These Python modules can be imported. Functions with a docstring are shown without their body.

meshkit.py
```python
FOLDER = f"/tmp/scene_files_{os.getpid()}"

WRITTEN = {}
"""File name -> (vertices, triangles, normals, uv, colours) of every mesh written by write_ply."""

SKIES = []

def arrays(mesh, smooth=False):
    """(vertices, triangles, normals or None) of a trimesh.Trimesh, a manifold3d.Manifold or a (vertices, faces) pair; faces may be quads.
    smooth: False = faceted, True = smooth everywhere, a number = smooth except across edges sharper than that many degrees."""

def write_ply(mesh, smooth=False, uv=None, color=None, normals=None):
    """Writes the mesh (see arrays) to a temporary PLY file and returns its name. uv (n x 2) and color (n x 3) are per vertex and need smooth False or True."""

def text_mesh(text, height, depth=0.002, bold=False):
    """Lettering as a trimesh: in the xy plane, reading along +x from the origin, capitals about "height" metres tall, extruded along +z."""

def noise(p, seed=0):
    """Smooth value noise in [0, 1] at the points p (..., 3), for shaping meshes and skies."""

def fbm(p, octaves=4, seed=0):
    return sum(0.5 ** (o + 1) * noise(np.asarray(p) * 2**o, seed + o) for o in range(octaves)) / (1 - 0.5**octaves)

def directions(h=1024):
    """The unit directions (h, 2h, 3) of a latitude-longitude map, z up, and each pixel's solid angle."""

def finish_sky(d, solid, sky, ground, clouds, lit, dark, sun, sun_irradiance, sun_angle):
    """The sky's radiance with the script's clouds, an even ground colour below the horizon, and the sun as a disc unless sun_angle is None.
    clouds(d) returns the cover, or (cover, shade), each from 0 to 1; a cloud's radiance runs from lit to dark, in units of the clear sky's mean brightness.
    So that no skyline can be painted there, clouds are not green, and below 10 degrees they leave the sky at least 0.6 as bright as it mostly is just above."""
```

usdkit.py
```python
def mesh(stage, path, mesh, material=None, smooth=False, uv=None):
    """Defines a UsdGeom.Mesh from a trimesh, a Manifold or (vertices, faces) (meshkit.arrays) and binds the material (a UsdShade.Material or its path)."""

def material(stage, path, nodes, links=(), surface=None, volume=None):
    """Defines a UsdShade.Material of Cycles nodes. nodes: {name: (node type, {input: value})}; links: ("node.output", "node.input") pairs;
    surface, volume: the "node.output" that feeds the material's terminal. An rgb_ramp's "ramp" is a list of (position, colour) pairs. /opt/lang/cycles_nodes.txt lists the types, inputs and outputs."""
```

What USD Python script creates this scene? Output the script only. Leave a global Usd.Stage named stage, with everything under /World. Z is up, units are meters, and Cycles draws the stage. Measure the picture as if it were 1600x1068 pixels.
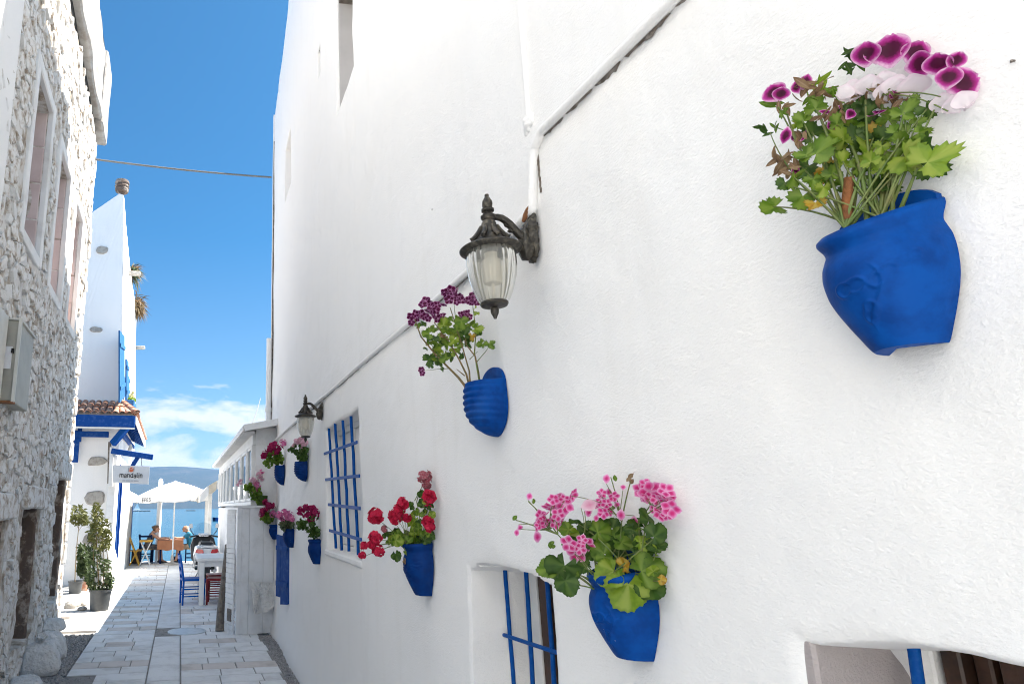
import math, random, numpy as np, trimesh, manifold3d as m3, usdkit, meshkit
from pxr import Usd, UsdGeom, UsdLux, UsdShade, Gf, Sdf
from shapely.geometry import Polygon, box as sbox
from shapely import affinity
from scipy.spatial import Voronoi
from scipy.interpolate import PchipInterpolator

stage = Usd.Stage.CreateInMemory()
UsdGeom.SetStageUpAxis(stage, 'Z')
UsdGeom.SetStageMetersPerUnit(stage, 1.0)
UsdGeom.Xform.Define(stage, '/World')
UsdGeom.Scope.Define(stage, '/World/Looks')
PI = math.pi
R = random.Random(7)
NR = np.random.default_rng(11)

# ------------------------------------------------------------------ camera
FPX, CX, CY, PITCH, EYE = 1000.0, 470.0, 562.0, math.radians(13), 1.8
YAW = math.atan(.189 * math.cos(PITCH))
FWD = np.array([math.sin(YAW) * math.cos(PITCH), math.cos(YAW) * math.cos(PITCH), math.sin(PITCH)])
RT = np.array([math.cos(YAW), -math.sin(YAW), 0.0])
UP = np.cross(RT, FWD)
CAM = np.array([0, 0, EYE])
EXPOSURE = 1.83
cam = UsdGeom.Camera.Define(stage, '/World/camera')
cam.AddTransformOp().Set(Gf.Matrix4d(*RT, 0, *UP, 0, *(-FWD), 0, *CAM, 1))
cam.CreateHorizontalApertureAttr(36.0)
cam.CreateVerticalApertureAttr(24.03)
cam.CreateFocalLengthAttr(36.0 * FPX / 1600)
cam.CreateHorizontalApertureOffsetAttr((800 - CX) / 1600 * 36)
cam.CreateVerticalApertureOffsetAttr((CY - 534) / 1600 * 36)
cam.CreateClippingRangeAttr(Gf.Vec2f(0.05, 100000.0))
cam.CreateExposureAttr(EXPOSURE)

# ------------------------------------------------------------------ sky and sun
SUN_AZ, SUN_EL = math.radians(80), math.radians(55.7)      # azimuth from +y towards +x
SUN = np.array([math.sin(SUN_AZ) * math.cos(SUN_EL), math.cos(SUN_AZ) * math.cos(SUN_EL), math.sin(SUN_EL)])
dome = UsdLux.DomeLight.Define(stage, '/World/sky')
dome.GetPrim().SetCustomDataByKey('kind', 'structure')
dome.GetPrim().SetCustomDataByKey('label', 'blue summer sky with low white clouds over the sea')
sky_mat = usdkit.material(stage, '/World/Looks/sky_look', {
    'sky': ('sky_texture', {'sky_type': 'single_scattering', 'sun_disc': False, 'sun_elevation': SUN_EL, 'sun_rotation': SUN_AZ,
                            'altitude': 0.0, 'air_density': 1.0, 'aerosol_density': 1.1, 'ozone_density': 3.0}),
    'tc': ('texture_coordinate', {}),
    'sep': ('separate_xyz', {}),
    'map': ('mapping', {'mapping_type': 'point', 'scale': (3.2, 3.2, 9.0)}),
    'n': ('noise_texture', {'scale': 1.9, 'detail': 7.0, 'roughness': 0.56, 'distortion': 0.25}),
    'el': ('rgb_ramp', {'ramp': [(0, (0, 0, 0)), (.02, (.33,) * 3), (.07, (.39,) * 3), (.15, (.29,) * 3), (.24, (.06,) * 3), (.6, (0, 0, 0))]}),
    'add': ('math', {'math_type': 'add'}),
    'cov': ('rgb_ramp', {'ramp': [(0, (0, 0, 0)), (.755, (0, 0, 0)), (.88, (.92,) * 3), (1, (.95,) * 3)]}),
    'tf': ('rgb_ramp', {'ramp': [(0, (.15,) * 3), (.10, (.35,) * 3), (.40, (1, 1, 1)), (1, (1, 1, 1))]}), 'tint': ('mix_color', {'blend_type': 'multiply', 'b': (.36, .83, 1.02)}), 'mix': ('mix_color', {'b': (6.2, 6.3, 6.4)}),
    'bg': ('background_shader', {'strength': 0.05}),
}, [('tc.generated', 'map.vector'), ('tc.generated', 'sep.vector'), ('map.vector', 'n.vector'), ('sep.z', 'el.fac'), ('n.fac', 'add.value1'), ('el.color', 'add.value2'),
    ('add.value', 'cov.fac'), ('cov.color', 'mix.fac'), ('sky.color', 'tint.a'), ('tint.result', 'mix.a'), ('sep.z', 'tf.fac'), ('tf.color', 'tint.fac'), ('mix.result', 'bg.color')], surface='bg.background')
UsdShade.MaterialBindingAPI.Apply(dome.GetPrim()).Bind(sky_mat)
sun = UsdLux.DistantLight.Define(stage, '/World/sun')
sun.CreateIntensityAttr(1.25)
sun.CreateAngleAttr(0.5)
sun.CreateColorAttr(Gf.Vec3f(1.0, 0.95, 0.87))
sun.CreateNormalizeAttr(True)
_z = SUN; _x = np.cross([0, 0, 1.0], _z); _x /= np.linalg.norm(_x); _y = np.cross(_z, _x)
sun.AddTransformOp().Set(Gf.Matrix4d(*_x, 0, *_y, 0, *_z, 0, 0, 0, 30, 1))

# ------------------------------------------------------------------ helpers
def ray(x, y):
    return FWD + RT * (x - CX) / FPX - UP * (y - CY) / FPX
def on_ground(x, y, z=0.0):
    d = ray(x, y); return CAM + d * (z - EYE) / d[2]
def on_plane(x, y, p, n):
    d = ray(x, y); return CAM + d * (np.dot(np.asarray(p) - CAM, n) / np.dot(d, n))
def at_y(x, y, Y):
    d = ray(x, y); return CAM + d * (Y / d[1])
def at_x(x, y, X):
    d = ray(x, y); return CAM + d * (X / d[0])

# the right wall: s runs along it, z up, d out of it towards the alley
RDIR = np.array([math.sin(math.radians(1.8)), math.cos(math.radians(1.8)), 0]); RNRM = np.array([-RDIR[1], RDIR[0], 0])
ROFF = -1.154
def RW(s, z, d=0.0):
    return RNRM * (ROFF + d) + RDIR * s + np.array([0, 0, z])
def rw_px(x, y, d=0.0):
    P = on_plane(x, y, RNRM * (ROFF + d), RNRM); return P
def rw_sz(x, y, d=0.0):
    P = rw_px(x, y, d); return float(P @ RDIR), float(P[2])
LDIR = np.array([math.sin(math.radians(-1.25)), math.cos(math.radians(-1.25)), 0]); LNRM = np.array([LDIR[1], -LDIR[0], 0])
LOFF = float(np.dot(on_ground(89, 988), LNRM))
def LW(s, z, d=0.0):
    return LNRM * (LOFF + d) + LDIR * s + np.array([0, 0, z])

USED = {}
def numbered(parent, name):
    k = (parent, name); n = USED.get(k, 0); USED[k] = n + 1
    return f'{parent}/{name}' if n == 0 else f'{parent}/{name}_{n:03d}'

class Thing:
    """An Xform whose children are its parts; meshes are given in world coordinates unless local=True."""
    def __init__(self, name, label, cat=None, loc=(0, 0, 0), rotz=0.0, group=None, kind=None):
        self.path = numbered('/World', name); self.loc = np.asarray(loc, float); self.rot = rotz
        x = UsdGeom.Xform.Define(stage, self.path); x.AddTranslateOp().Set(Gf.Vec3d(*map(float, loc))); x.AddRotateZOp().Set(math.degrees(rotz))
        self.prim = x.GetPrim(); mark(self.prim, label, cat, group, kind)
    def inv(self, v):
        v = np.asarray(v, float) - self.loc; c, s = math.cos(-self.rot), math.sin(-self.rot)
        return np.stack([v[:, 0] * c - v[:, 1] * s, v[:, 0] * s + v[:, 1] * c, v[:, 2]], 1)
    def add(self, name, mesh, mat, smooth=False, parent=None, local=False, uv=None, label=None):
        v, f, n = meshkit.arrays(mesh, False)
        if not local: v = self.inv(v)
        path = numbered(parent or self.path, name)
        p = usdkit.mesh(stage, path, (v, f), MAT[mat] if isinstance(mat, str) else mat, smooth=smooth, uv=uv)
        if label: p.GetPrim().SetCustomDataByKey('label', label)
        return path
    def group_part(self, name, parent=None, label=None):
        path = numbered(parent or self.path, name); UsdGeom.Xform.Define(stage, path)
        if label: stage.GetPrimAtPath(path).SetCustomDataByKey('label', label)
        return path

def mark(prim, label=None, cat=None, group=None, kind=None):
    for k, v in (('label', label), ('category', cat), ('group', group), ('kind', kind)):
        if v: prim.SetCustomDataByKey(k, v)
def stuff(path):
    stage.GetPrimAtPath(path).SetCustomDataByKey('kind', 'stuff')
def dup(src, label, loc, rotz=0.0, scale=None):
    """A copy of a thing with its parts, as an instance of the first."""
    name = src.path.rsplit('/', 1)[1]
    path = numbered('/World', name); x = UsdGeom.Xform.Define(stage, path)
    x.GetPrim().GetReferences().AddInternalReference(src.path)
    x.ClearXformOpOrder()
    x.AddTranslateOp(opSuffix='own').Set(Gf.Vec3d(*map(float, loc))); x.AddRotateZOp(opSuffix='own').Set(math.degrees(rotz))
    x.GetPrim().SetInstanceable(True)
    x.GetPrim().SetCustomDataByKey('label', label)
    return x.GetPrim()
def top_mesh(name, mesh, mat, label, cat=None, group=None, kind=None, smooth=False, uv=None):
    path = numbered('/World', name)
    p = usdkit.mesh(stage, path, mesh, MAT[mat], smooth=smooth, uv=uv); mark(p.GetPrim(), label, cat, group, kind)
    return path

# ---- mesh builders
def cat_(ms): return trimesh.util.concatenate(ms) if len(ms) > 1 else ms[0]
def bx(lo, hi, bev=0.0):
    lo, hi = np.minimum(lo, hi).astype(float), np.maximum(lo, hi).astype(float)
    if bev <= 0 or min(hi - lo) <= 2.2 * bev:
        m = trimesh.creation.box(hi - lo); m.apply_translation((lo + hi) / 2); return m
    pts = []
    for c in np.ndindex(2, 2, 2):
        p = np.where(np.array(c), hi, lo); q = np.where(np.array(c), -1, 1) * bev
        for k in range(3):
            w = p + q; w[k] = p[k]; pts.append(w)
    return hull(pts)
def hull(pts):
    return trimesh.convex.convex_hull(np.asarray(pts, float))
def obox(p0, p1, w, t, upv=(0, 0, 1), bev=0.0):
    """A bar from p0 to p1, w wide (sideways), t thick (along upv)."""
    p0, p1 = np.asarray(p0, float), np.asarray(p1, float); d = p1 - p0; L = np.linalg.norm(d); d /= L
    u = np.asarray(upv, float); u = u - d * (u @ d)
    if np.linalg.norm(u) < 1e-6: u = np.array([1.0, 0, 0]) - d * d[0]
    u /= np.linalg.norm(u); s = np.cross(d, u)
    m = bx((0, -w / 2, -t / 2), (L, w / 2, t / 2), bev)
    T = np.eye(4); T[:3, 0], T[:3, 1], T[:3, 2], T[:3, 3] = d, s, u, p0
    m.apply_transform(T); return m
def tube(pts, r, sides=8, caps=True):
    p = np.asarray(pts, float); n = len(p); r = np.broadcast_to(np.asarray(r, float), (n,))
    t = np.gradient(p, axis=0) if n > 2 else np.repeat([p[1] - p[0]], 2, 0)
    t /= np.linalg.norm(t, axis=1, keepdims=True) + 1e-12
    a = np.zeros_like(p); ref = np.array([0, 0, 1.0]) if abs(t[0][2]) < .9 else np.array([1.0, 0, 0])
    for i in range(n):
        ref = ref - t[i] * (ref @ t[i]); ref /= np.linalg.norm(ref) + 1e-12; a[i] = ref
    b = np.cross(t, a); ang = np.arange(sides) * 2 * PI / sides
    v = (p[:, None] + r[:, None, None] * (np.cos(ang)[None, :, None] * a[:, None] + np.sin(ang)[None, :, None] * b[:, None])).reshape(-1, 3)
    f = []
    for i in range(n - 1):
        for j in range(sides):
            q, w = i * sides + j, i * sides + (j + 1) % sides
            f += [(q, w, w + sides), (q, w + sides, q + sides)]
    if caps:
        v = np.vstack([v, p[0], p[-1]]); c0, c1 = len(v) - 2, len(v) - 1
        for j in range(sides):
            f.append((c0, (j + 1) % sides, j)); f.append((c1, (n - 1) * sides + j, (n - 1) * sides + (j + 1) % sides))
    return trimesh.Trimesh(v, f, process=False)
def bez(p0, p1, p2, n=7):
    t = np.linspace(0, 1, n)[:, None]; p0, p1, p2 = map(np.asarray, (p0, p1, p2))
    return (1 - t) ** 2 * p0 + 2 * t * (1 - t) * p1 + t ** 2 * p2
def lathe(prof, sides=20, flute=0.0, nfl=0, centre=(0, 0, 0)):
    """Revolves (r, z) pairs about z; flute waves the radius."""
    prof = np.asarray(prof, float); ang = np.arange(sides) * 2 * PI / sides
    k = 1 + (flute * np.cos(nfl * ang) if nfl else 0 * ang)
    v = np.stack([prof[:, 0, None] * (np.cos(ang) * k)[None], prof[:, 0, None] * (np.sin(ang) * k)[None], np.repeat(prof[:, 1, None], sides, 1)], -1).reshape(-1, 3) + np.asarray(centre)
    f = []
    for i in range(len(prof) - 1):
        for j in range(sides):
            q, w = i * sides + j, i * sides + (j + 1) % sides
            f += [(q, w, w + sides), (q, w + sides, q + sides)]
    return trimesh.Trimesh(v, f, process=False)
def grid(P, flip=False):
    """P: (n, m, 3) points -> quads."""
    n, m = P.shape[:2]; i, j = np.meshgrid(np.arange(n - 1), np.arange(m - 1), indexing='ij')
    a = (i * m + j).ravel(); q = np.stack([a, a + m, a + m + 1, a + 1], 1)
    if flip: q = q[:, ::-1]
    return P.reshape(-1, 3), np.vstack([q[:, [0, 1, 2]], q[:, [0, 2, 3]]])
def prism(poly, h):
    return trimesh.creation.extrude_polygon(poly, h, engine='earcut')
def frame_T(o, x, y, z):
    T = np.eye(4); T[:3, 0], T[:3, 1], T[:3, 2], T[:3, 3] = x, y, z, o; return T
def wavy(m, amp, scale, seed=0):
    v = np.array(m.vertices); n = np.array(m.vertex_normals)
    m.vertices = v + n * ((meshkit.fbm(v * scale, 3, seed) - .5) * 2 * amp)[:, None]; return m

# ------------------------------------------------------------------ materials
MAT = {}
def M(name, col, rough=.6, var=None, bump=None, metal=0.0, spec=.5, col2=None, ramp=None, coat=0.0, extra=None):
    """Principled with a noise-varied colour (var = scale, col2 or ramp) and a noise bump (scale, strength, distance)."""
    nodes = {'p': ('principled_bsdf', {'base_color': col, 'roughness': rough, 'metallic': metal, 'specular_ior_level': spec, 'coat_weight': coat}), 'g': ('geometry', {})}
    links = []
    if var:
        nodes['n'] = ('noise_texture', {'scale': var, 'detail': 6.0, 'roughness': .62})
        nodes['r'] = ('rgb_ramp', {'ramp': ramp or [(0, col), (.42, col), (.66, col2 or tuple(c * .7 for c in col)), (1, col2 or tuple(c * .7 for c in col))]})
        links += [('g.position', 'n.vector'), ('n.fac', 'r.fac'), ('r.color', 'p.base_color')]
    if bump:
        bs = bump if isinstance(bump, list) else [bump]; prev = None
        for i, (sc, st, di) in enumerate(bs):
            nodes[f'bn{i}'] = ('noise_texture', {'scale': sc, 'detail': 4.0, 'roughness': .6}); nodes[f'b{i}'] = ('bump', {'strength': st, 'distance': di})
            links += [('g.position', f'bn{i}.vector'), (f'bn{i}.fac', f'b{i}.height')]
            if prev: links.append((prev, f'b{i}.normal'))
            prev = f'b{i}.normal'
        links.append((prev, 'p.normal'))
    MAT[name] = usdkit.material(stage, f'/World/Looks/{name}', nodes, links, surface='p.BSDF'); return MAT[name]

def plaster(name, col, dirt, d_lo=.6, d_hi=.85, fine=1.0, rough=.85):
    MAT[name] = usdkit.material(stage, f'/World/Looks/{name}', {
        'g': ('geometry', {}),
        'n1': ('noise_texture', {'scale': 1.3, 'detail': 8.0, 'roughness': .62}),
        'r1': ('rgb_ramp', {'ramp': [(0, col), (d_lo, col), (d_hi, dirt), (1, dirt)]}),
        'st': ('mapping', {'mapping_type': 'point', 'scale': (7.0, 7.0, .55)}), 'n4': ('noise_texture', {'scale': 1.0, 'detail': 5.0, 'roughness': .6}), 'r4': ('rgb_ramp', {'ramp': [(0, (1, 1, 1)), (.55, (1, 1, 1)), (.75, (.90, .89, .87)), (1, (.86, .85, .83))]}), 'mx4': ('mix_color', {'blend_type': 'multiply', 'fac': .35}),
        'n3': ('noise_texture', {'scale': 38.0, 'detail': 3.0, 'roughness': .6}),
        'r3': ('rgb_ramp', {'ramp': [(0, (.9, .89, .88)), (.28, (1, 1, 1)), (1, (1, 1, 1))]}),
        'mx': ('mix_color', {'blend_type': 'multiply', 'fac': .35}),
        'ms': ('mapping', {'mapping_type': 'point', 'scale': (1, .55, 1.0)}),
        'b1': ('noise_texture', {'scale': 10.0, 'detail': 5.0, 'roughness': .6, 'distortion': .6}),
        'b2': ('noise_texture', {'scale': 150.0, 'detail': 4.0, 'roughness': .65}),
        'bu1': ('bump', {'strength': .30 * fine, 'distance': .012}),
        'bu2': ('bump', {'strength': .85 * fine, 'distance': .003}),
        'p': ('principled_bsdf', {'roughness': rough, 'specular_ior_level': .25}),
    }, [('g.position', 'n1.vector'), ('n1.fac', 'r1.fac'), ('g.position', 'n3.vector'), ('n3.fac', 'r3.fac'), ('r1.color', 'mx.a'), ('r3.color', 'mx.b'), ('mx.result', 'mx4.a'), ('g.position', 'st.vector'), ('st.vector', 'n4.vector'), ('n4.fac', 'r4.fac'), ('r4.color', 'mx4.b'), ('mx4.result', 'p.base_color'),
        ('g.position', 'ms.vector'), ('ms.vector', 'b1.vector'), ('ms.vector', 'b2.vector'), ('b1.fac', 'bu1.height'), ('b2.fac', 'bu2.height'), ('bu1.normal', 'bu2.normal'), ('bu2.normal', 'p.normal')], surface='p.BSDF')

plaster('white_plaster', (.89, .872, .848), (.835, .815, .79))
plaster('worn_plaster', (.82, .81, .79), (.55, .52, .47), .52, .78)
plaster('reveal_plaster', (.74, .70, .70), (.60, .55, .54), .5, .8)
plaster('shaded_bare_render', (.50, .48, .47), (.42, .40, .385), .45, .75, 1.4)  # grainy bare render, with the shade of the recess mixed into its grey
plaster('shaded_reveal', (.42, .375, .365), (.33, .29, .28), .45, .75, 1.5)  # plaster colour darkened to carry the shade inside the window reveal
plaster('pink_stone', (.66, .55, .53), (.52, .40, .38), .45, .7)
M('whitewashed_stone', (.74, .72, .69), .9, var=11.0, ramp=[(0, (.80, .79, .77)), (.48, (.77, .755, .73)), (.56, (.62, .57, .51)), (.65, (.36, .29, .225)), (1, (.20, .15, .11))], bump=[(9, .7, .03), (45, .8, .012)])
M('rubble_mortar', (.62, .59, .54), .95, var=5.0, ramp=[(0, (.76, .74, .71)), (.45, (.70, .675, .64)), (.55, (.48, .42, .35)), (.67, (.21, .165, .12)), (1, (.13, .11, .09))], bump=[(12, .8, .03), (60, .8, .01)])
M('old_brown', (.17, .12, .095), .9, var=6.0, ramp=[(0, (.09, .065, .055)), (.5, (.16, .115, .09)), (.6, (.45, .38, .32)), (.68, (.20, .14, .11)), (1, (.12, .08, .06))], bump=(18, .8, .02))
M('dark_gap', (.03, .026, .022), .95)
M('crack_brown', (.13, .105, .085), .95, var=30.0, col2=(.30, .27, .24), bump=(60, .8, .01))
M('parapet_concrete', (.70, .68, .65), .9, var=4.0, ramp=[(0, (.50, .49, .475)), (.42, (.43, .415, .395)), (.56, (.32, .29, .26)), (1, (.20, .175, .15))], bump=[(14, .5, .02), (70, .5, .006)])
M('slab_stone', (.50, .49, .48), .75, var=3.5, ramp=[(0, (.80, .795, .785)), (.48, (.74, .735, .725)), (.62, (.62, .605, .585)), (1, (.40, .38, .36))], bump=[(35, .35, .006), (160, .3, .002)])
M('slab_pale', (.58, .575, .57), .75, var=3.0, ramp=[(0, (.84, .835, .825)), (.48, (.80, .795, .785)), (.63, (.68, .67, .655)), (1, (.46, .445, .43))], bump=[(35, .35, .006), (160, .3, .002)])
M('slab_rosy', (.47, .43, .40), .75, var=3.0, ramp=[(0, (.72, .66, .61)), (.48, (.66, .60, .555)), (.63, (.53, .475, .43)), (1, (.38, .34, .31))], bump=[(35, .35, .006), (160, .3, .002)])
M('ground_dirt', (.33, .31, .29), .95, var=9.0, ramp=[(0, (.42, .40, .38)), (.5, (.33, .31, .29)), (.68, (.22, .20, .18)), (1, (.16, .14, .13))], bump=[(30, .8, .02), (120, .8, .01)])
M('yard_concrete', (.52, .50, .47), .9, var=2.5, ramp=[(0, (.58, .56, .53)), (.5, (.52, .50, .47)), (.68, (.42, .39, .36)), (1, (.36, .33, .30))], bump=[(25, .5, .01), (110, .5, .004)])
M('pebble', (.33, .32, .31), .85, var=40.0, ramp=[(0, (.52, .51, .50)), (.45, (.36, .35, .34)), (.6, (.22, .21, .21)), (1, (.16, .15, .15))])
def blue(name, col, col2, rough=.5, sc=9.0, bump=(45, .15, .004)):
    M(name, col, rough, var=sc, ramp=[(0, col), (.5, col), (.75, col2), (1, col2)], bump=bump, spec=.06)
blue('bar_blue', (.004, .070, .30), (.02, .11, .36), .4, 40.0)
blue('wood_blue', (.010, .060, .25), (.05, .12, .32), .55, 12.0, (60, .4, .005))
blue('shutter_blue', (.045, .15, .33), (.03, .11, .27), .55)
blue('chair_blue', (.01, .10, .42), (.01, .08, .36), .4)
M('chair_red', (.25, .012, .015), .4, var=12.0, col2=(.17, .008, .010))
M('white_paint', (.82, .815, .80), .5, var=6.0, col2=(.75, .74, .72), bump=(60, .15, .003))
M('white_planks', (.72, .71, .70), .6, var=5.0, ramp=[(0, (.84, .835, .83)), (.5, (.80, .79, .78)), (.7, (.68, .67, .65)), (1, (.56, .54, .52))], bump=(40, .3, .004))
M('brown_wood', (.060, .025, .012), .5, var=14.0, col2=(.022, .011, .007), bump=(70, .3, .004))
M('grey_wood', (.22, .19, .16), .85, var=14.0, col2=(.11, .09, .075), bump=(50, .6, .01))
M('terracotta', (.42, .17, .095), .85, var=9.0, ramp=[(0, (.50, .24, .15)), (.45, (.42, .17, .095)), (.62, (.50, .38, .30)), (1, (.30, .11, .06))], bump=(40, .4, .006))
M('bare_stone', (.46, .43, .39), .95, var=12.0, col2=(.32, .29, .25), bump=[(20, .8, .03), (80, .6, .01)])
M('grey_plastic', (.055, .06, .064), .5, var=8.0, col2=(.08, .085, .085))
M('bronze_iron', (.050, .045, .036), .45, var=55.0, ramp=[(0, (.26, .235, .185)), (.38, (.10, .088, .066)), (.50, (.042, .037, .03)), (1, (.022, .02, .016))], metal=.45, bump=(90, .5, .004))
def worn_blue(name, c, c2):
    MAT[name] = usdkit.material(stage, f'/World/Looks/{name}', {'g': ('geometry', {}), 'n': ('noise_texture', {'scale': 14.0, 'detail': 6.0, 'roughness': .6}), 'r': ('rgb_ramp', {'ramp': [(0, c2), (.40, c2), (.60, c), (1, c)]}),
        'v': ('voronoi_texture', {'scale': 38.0}), 'vr': ('rgb_ramp', {'ramp': [(0, (1, 1, 1)), (.045, (1, 1, 1)), (.06, (0, 0, 0)), (1, (0, 0, 0))]}), 'k': ('noise_texture', {'scale': 9.0, 'detail': 2.0}), 'kr': ('rgb_ramp', {'ramp': [(0, (0, 0, 0)), (.56, (0, 0, 0)), (.60, (1, 1, 1)), (1, (1, 1, 1))]}), 'km': ('mix_color', {'blend_type': 'multiply', 'fac': 1.0}),
        'm': ('mix_color', {'b': (.50, .55, .62)}), 'd': ('noise_texture', {'scale': 5.0, 'detail': 7.0, 'roughness': .7}), 'dr': ('rgb_ramp', {'ramp': [(0, (0, 0, 0)), (.58, (0, 0, 0)), (.78, (.30,) * 3), (1, (.35,) * 3)]}), 'md': ('mix_color', {'b': (.045, .085, .17)}),
        'bn': ('noise_texture', {'scale': 230.0, 'detail': 3.0}), 'b': ('bump', {'strength': .35, 'distance': .0012}), 'bn2': ('noise_texture', {'scale': 26.0, 'detail': 3.0}), 'b2': ('bump', {'strength': .2, 'distance': .005}), 'p': ('principled_bsdf', {'roughness': .58, 'specular_ior_level': .10})},
        [('g.position', 'n.vector'), ('n.fac', 'r.fac'), ('g.position', 'v.vector'), ('v.distance', 'vr.fac'), ('g.position', 'k.vector'), ('k.fac', 'kr.fac'), ('vr.color', 'km.a'), ('kr.color', 'km.b'), ('r.color', 'm.a'), ('km.result', 'm.fac'), ('g.position', 'd.vector'), ('d.fac', 'dr.fac'), ('m.result', 'md.a'), ('dr.color', 'md.fac'), ('md.result', 'p.base_color'),
         ('g.position', 'bn.vector'), ('g.position', 'bn2.vector'), ('bn.fac', 'b.height'), ('bn2.fac', 'b2.height'), ('b.normal', 'b2.normal'), ('b2.normal', 'p.normal')], surface='p.BSDF')
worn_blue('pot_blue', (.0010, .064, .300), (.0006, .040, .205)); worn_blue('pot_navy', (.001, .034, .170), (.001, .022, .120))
M('soil', (.045, .030, .022), .95, var=70.0, col2=(.09, .06, .04), bump=(110, .8, .01))
M('rust', (.28, .12, .05), .9, var=30.0, col2=(.12, .06, .03))
MAT['clear_glass'] = usdkit.material(stage, '/World/Looks/clear_glass', {'f': ('fresnel', {'IOR': 1.42}), 't': ('transparent_bsdf', {'color': (.95, .945, .92)}), 'gl': ('glossy_bsdf', {'color': (.95, .95, .92), 'roughness': .10}), 'm': ('mix_closure', {}), 'tr': ('translucent_bsdf', {'color': (.86, .84, .76)}), 'df': ('diffuse_bsdf', {'color': (.84, .82, .75)}), 'w': ('mix_closure', {'fac': .5}), 'o': ('mix_closure', {'fac': .16})},
    [('f.fac', 'm.fac'), ('t.BSDF', 'm.closure1'), ('gl.BSDF', 'm.closure2'), ('tr.BSDF', 'w.closure1'), ('df.BSDF', 'w.closure2'), ('m.closure', 'o.closure1'), ('w.closure', 'o.closure2')], surface='o.closure')
MAT['window_glass'] = usdkit.material(stage, '/World/Looks/window_glass', {'f': ('fresnel', {'IOR': 1.5}), 't': ('transparent_bsdf', {'color': (.80, .84, .86)}), 'gl': ('glossy_bsdf', {'color': (.9, .93, .95), 'roughness': .02}), 'm': ('mix_closure', {})},
    [('f.fac', 'm.fac'), ('t.BSDF', 'm.closure1'), ('gl.BSDF', 'm.closure2')], surface='m.closure')
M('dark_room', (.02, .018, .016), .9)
M('frosted_lamp', (.62, .58, .52), .45)

# ================================================================== SETTING
# ---- ground: one sheet to the quay edge, with the quay's face
QUAY = 23.7
g = trimesh.util.concatenate([bx((-70, -30, -2.6), (70, QUAY, -.035))])
top_mesh('ground', g, 'ground_dirt', 'bare gravelly ground along both sides of the paved alley', kind='structure')
yard = prism(Polygon([(-4.6, 10.75), (-1.16, 10.75), (-1.16, QUAY - .02), (-4.6, QUAY - .02)]), .03); yard.apply_translation((0, 0, -.035))
top_mesh('courtyard', yard, 'yard_concrete', 'sunlit pale concrete ground beside the stone house corner', kind='structure')
quay2 = prism(Polygon([(1.22, 10.9), (9, 10.9), (9, QUAY - .02), (1.22, QUAY - .02)]), .025); quay2.apply_translation((0, 0, -.035))
top_mesh('quay', quay2, 'yard_concrete', 'pale concrete quay behind the white hut', kind='structure')

# ---- sea, hills
SEA = -1.1
def sea_mat():
    MAT['sea'] = usdkit.material(stage, '/World/Looks/sea', {
        'g': ('geometry', {}), 'mp': ('mapping', {'mapping_type': 'point', 'scale': (.35, 1.0, 1.0)}),
        'n1': ('noise_texture', {'scale': .55, 'detail': 6.0, 'roughness': .62}), 'n2': ('noise_texture', {'scale': .035, 'detail': 3.0}),
        'b': ('bump', {'strength': .9, 'distance': .35}),
        'r': ('rgb_ramp', {'ramp': [(0, (.010, .065, .12)), (.5, (.016, .10, .165)), (1, (.03, .15, .21))]}),
        'p': ('principled_bsdf', {'roughness': .12, 'ior': 1.33}),
    }, [('g.position', 'mp.vector'), ('mp.vector', 'n1.vector'), ('mp.vector', 'n2.vector'), ('n1.fac', 'b.height'), ('b.normal', 'p.normal'), ('n2.fac', 'r.fac'), ('r.color', 'p.base_color')], surface='p.BSDF')
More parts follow.
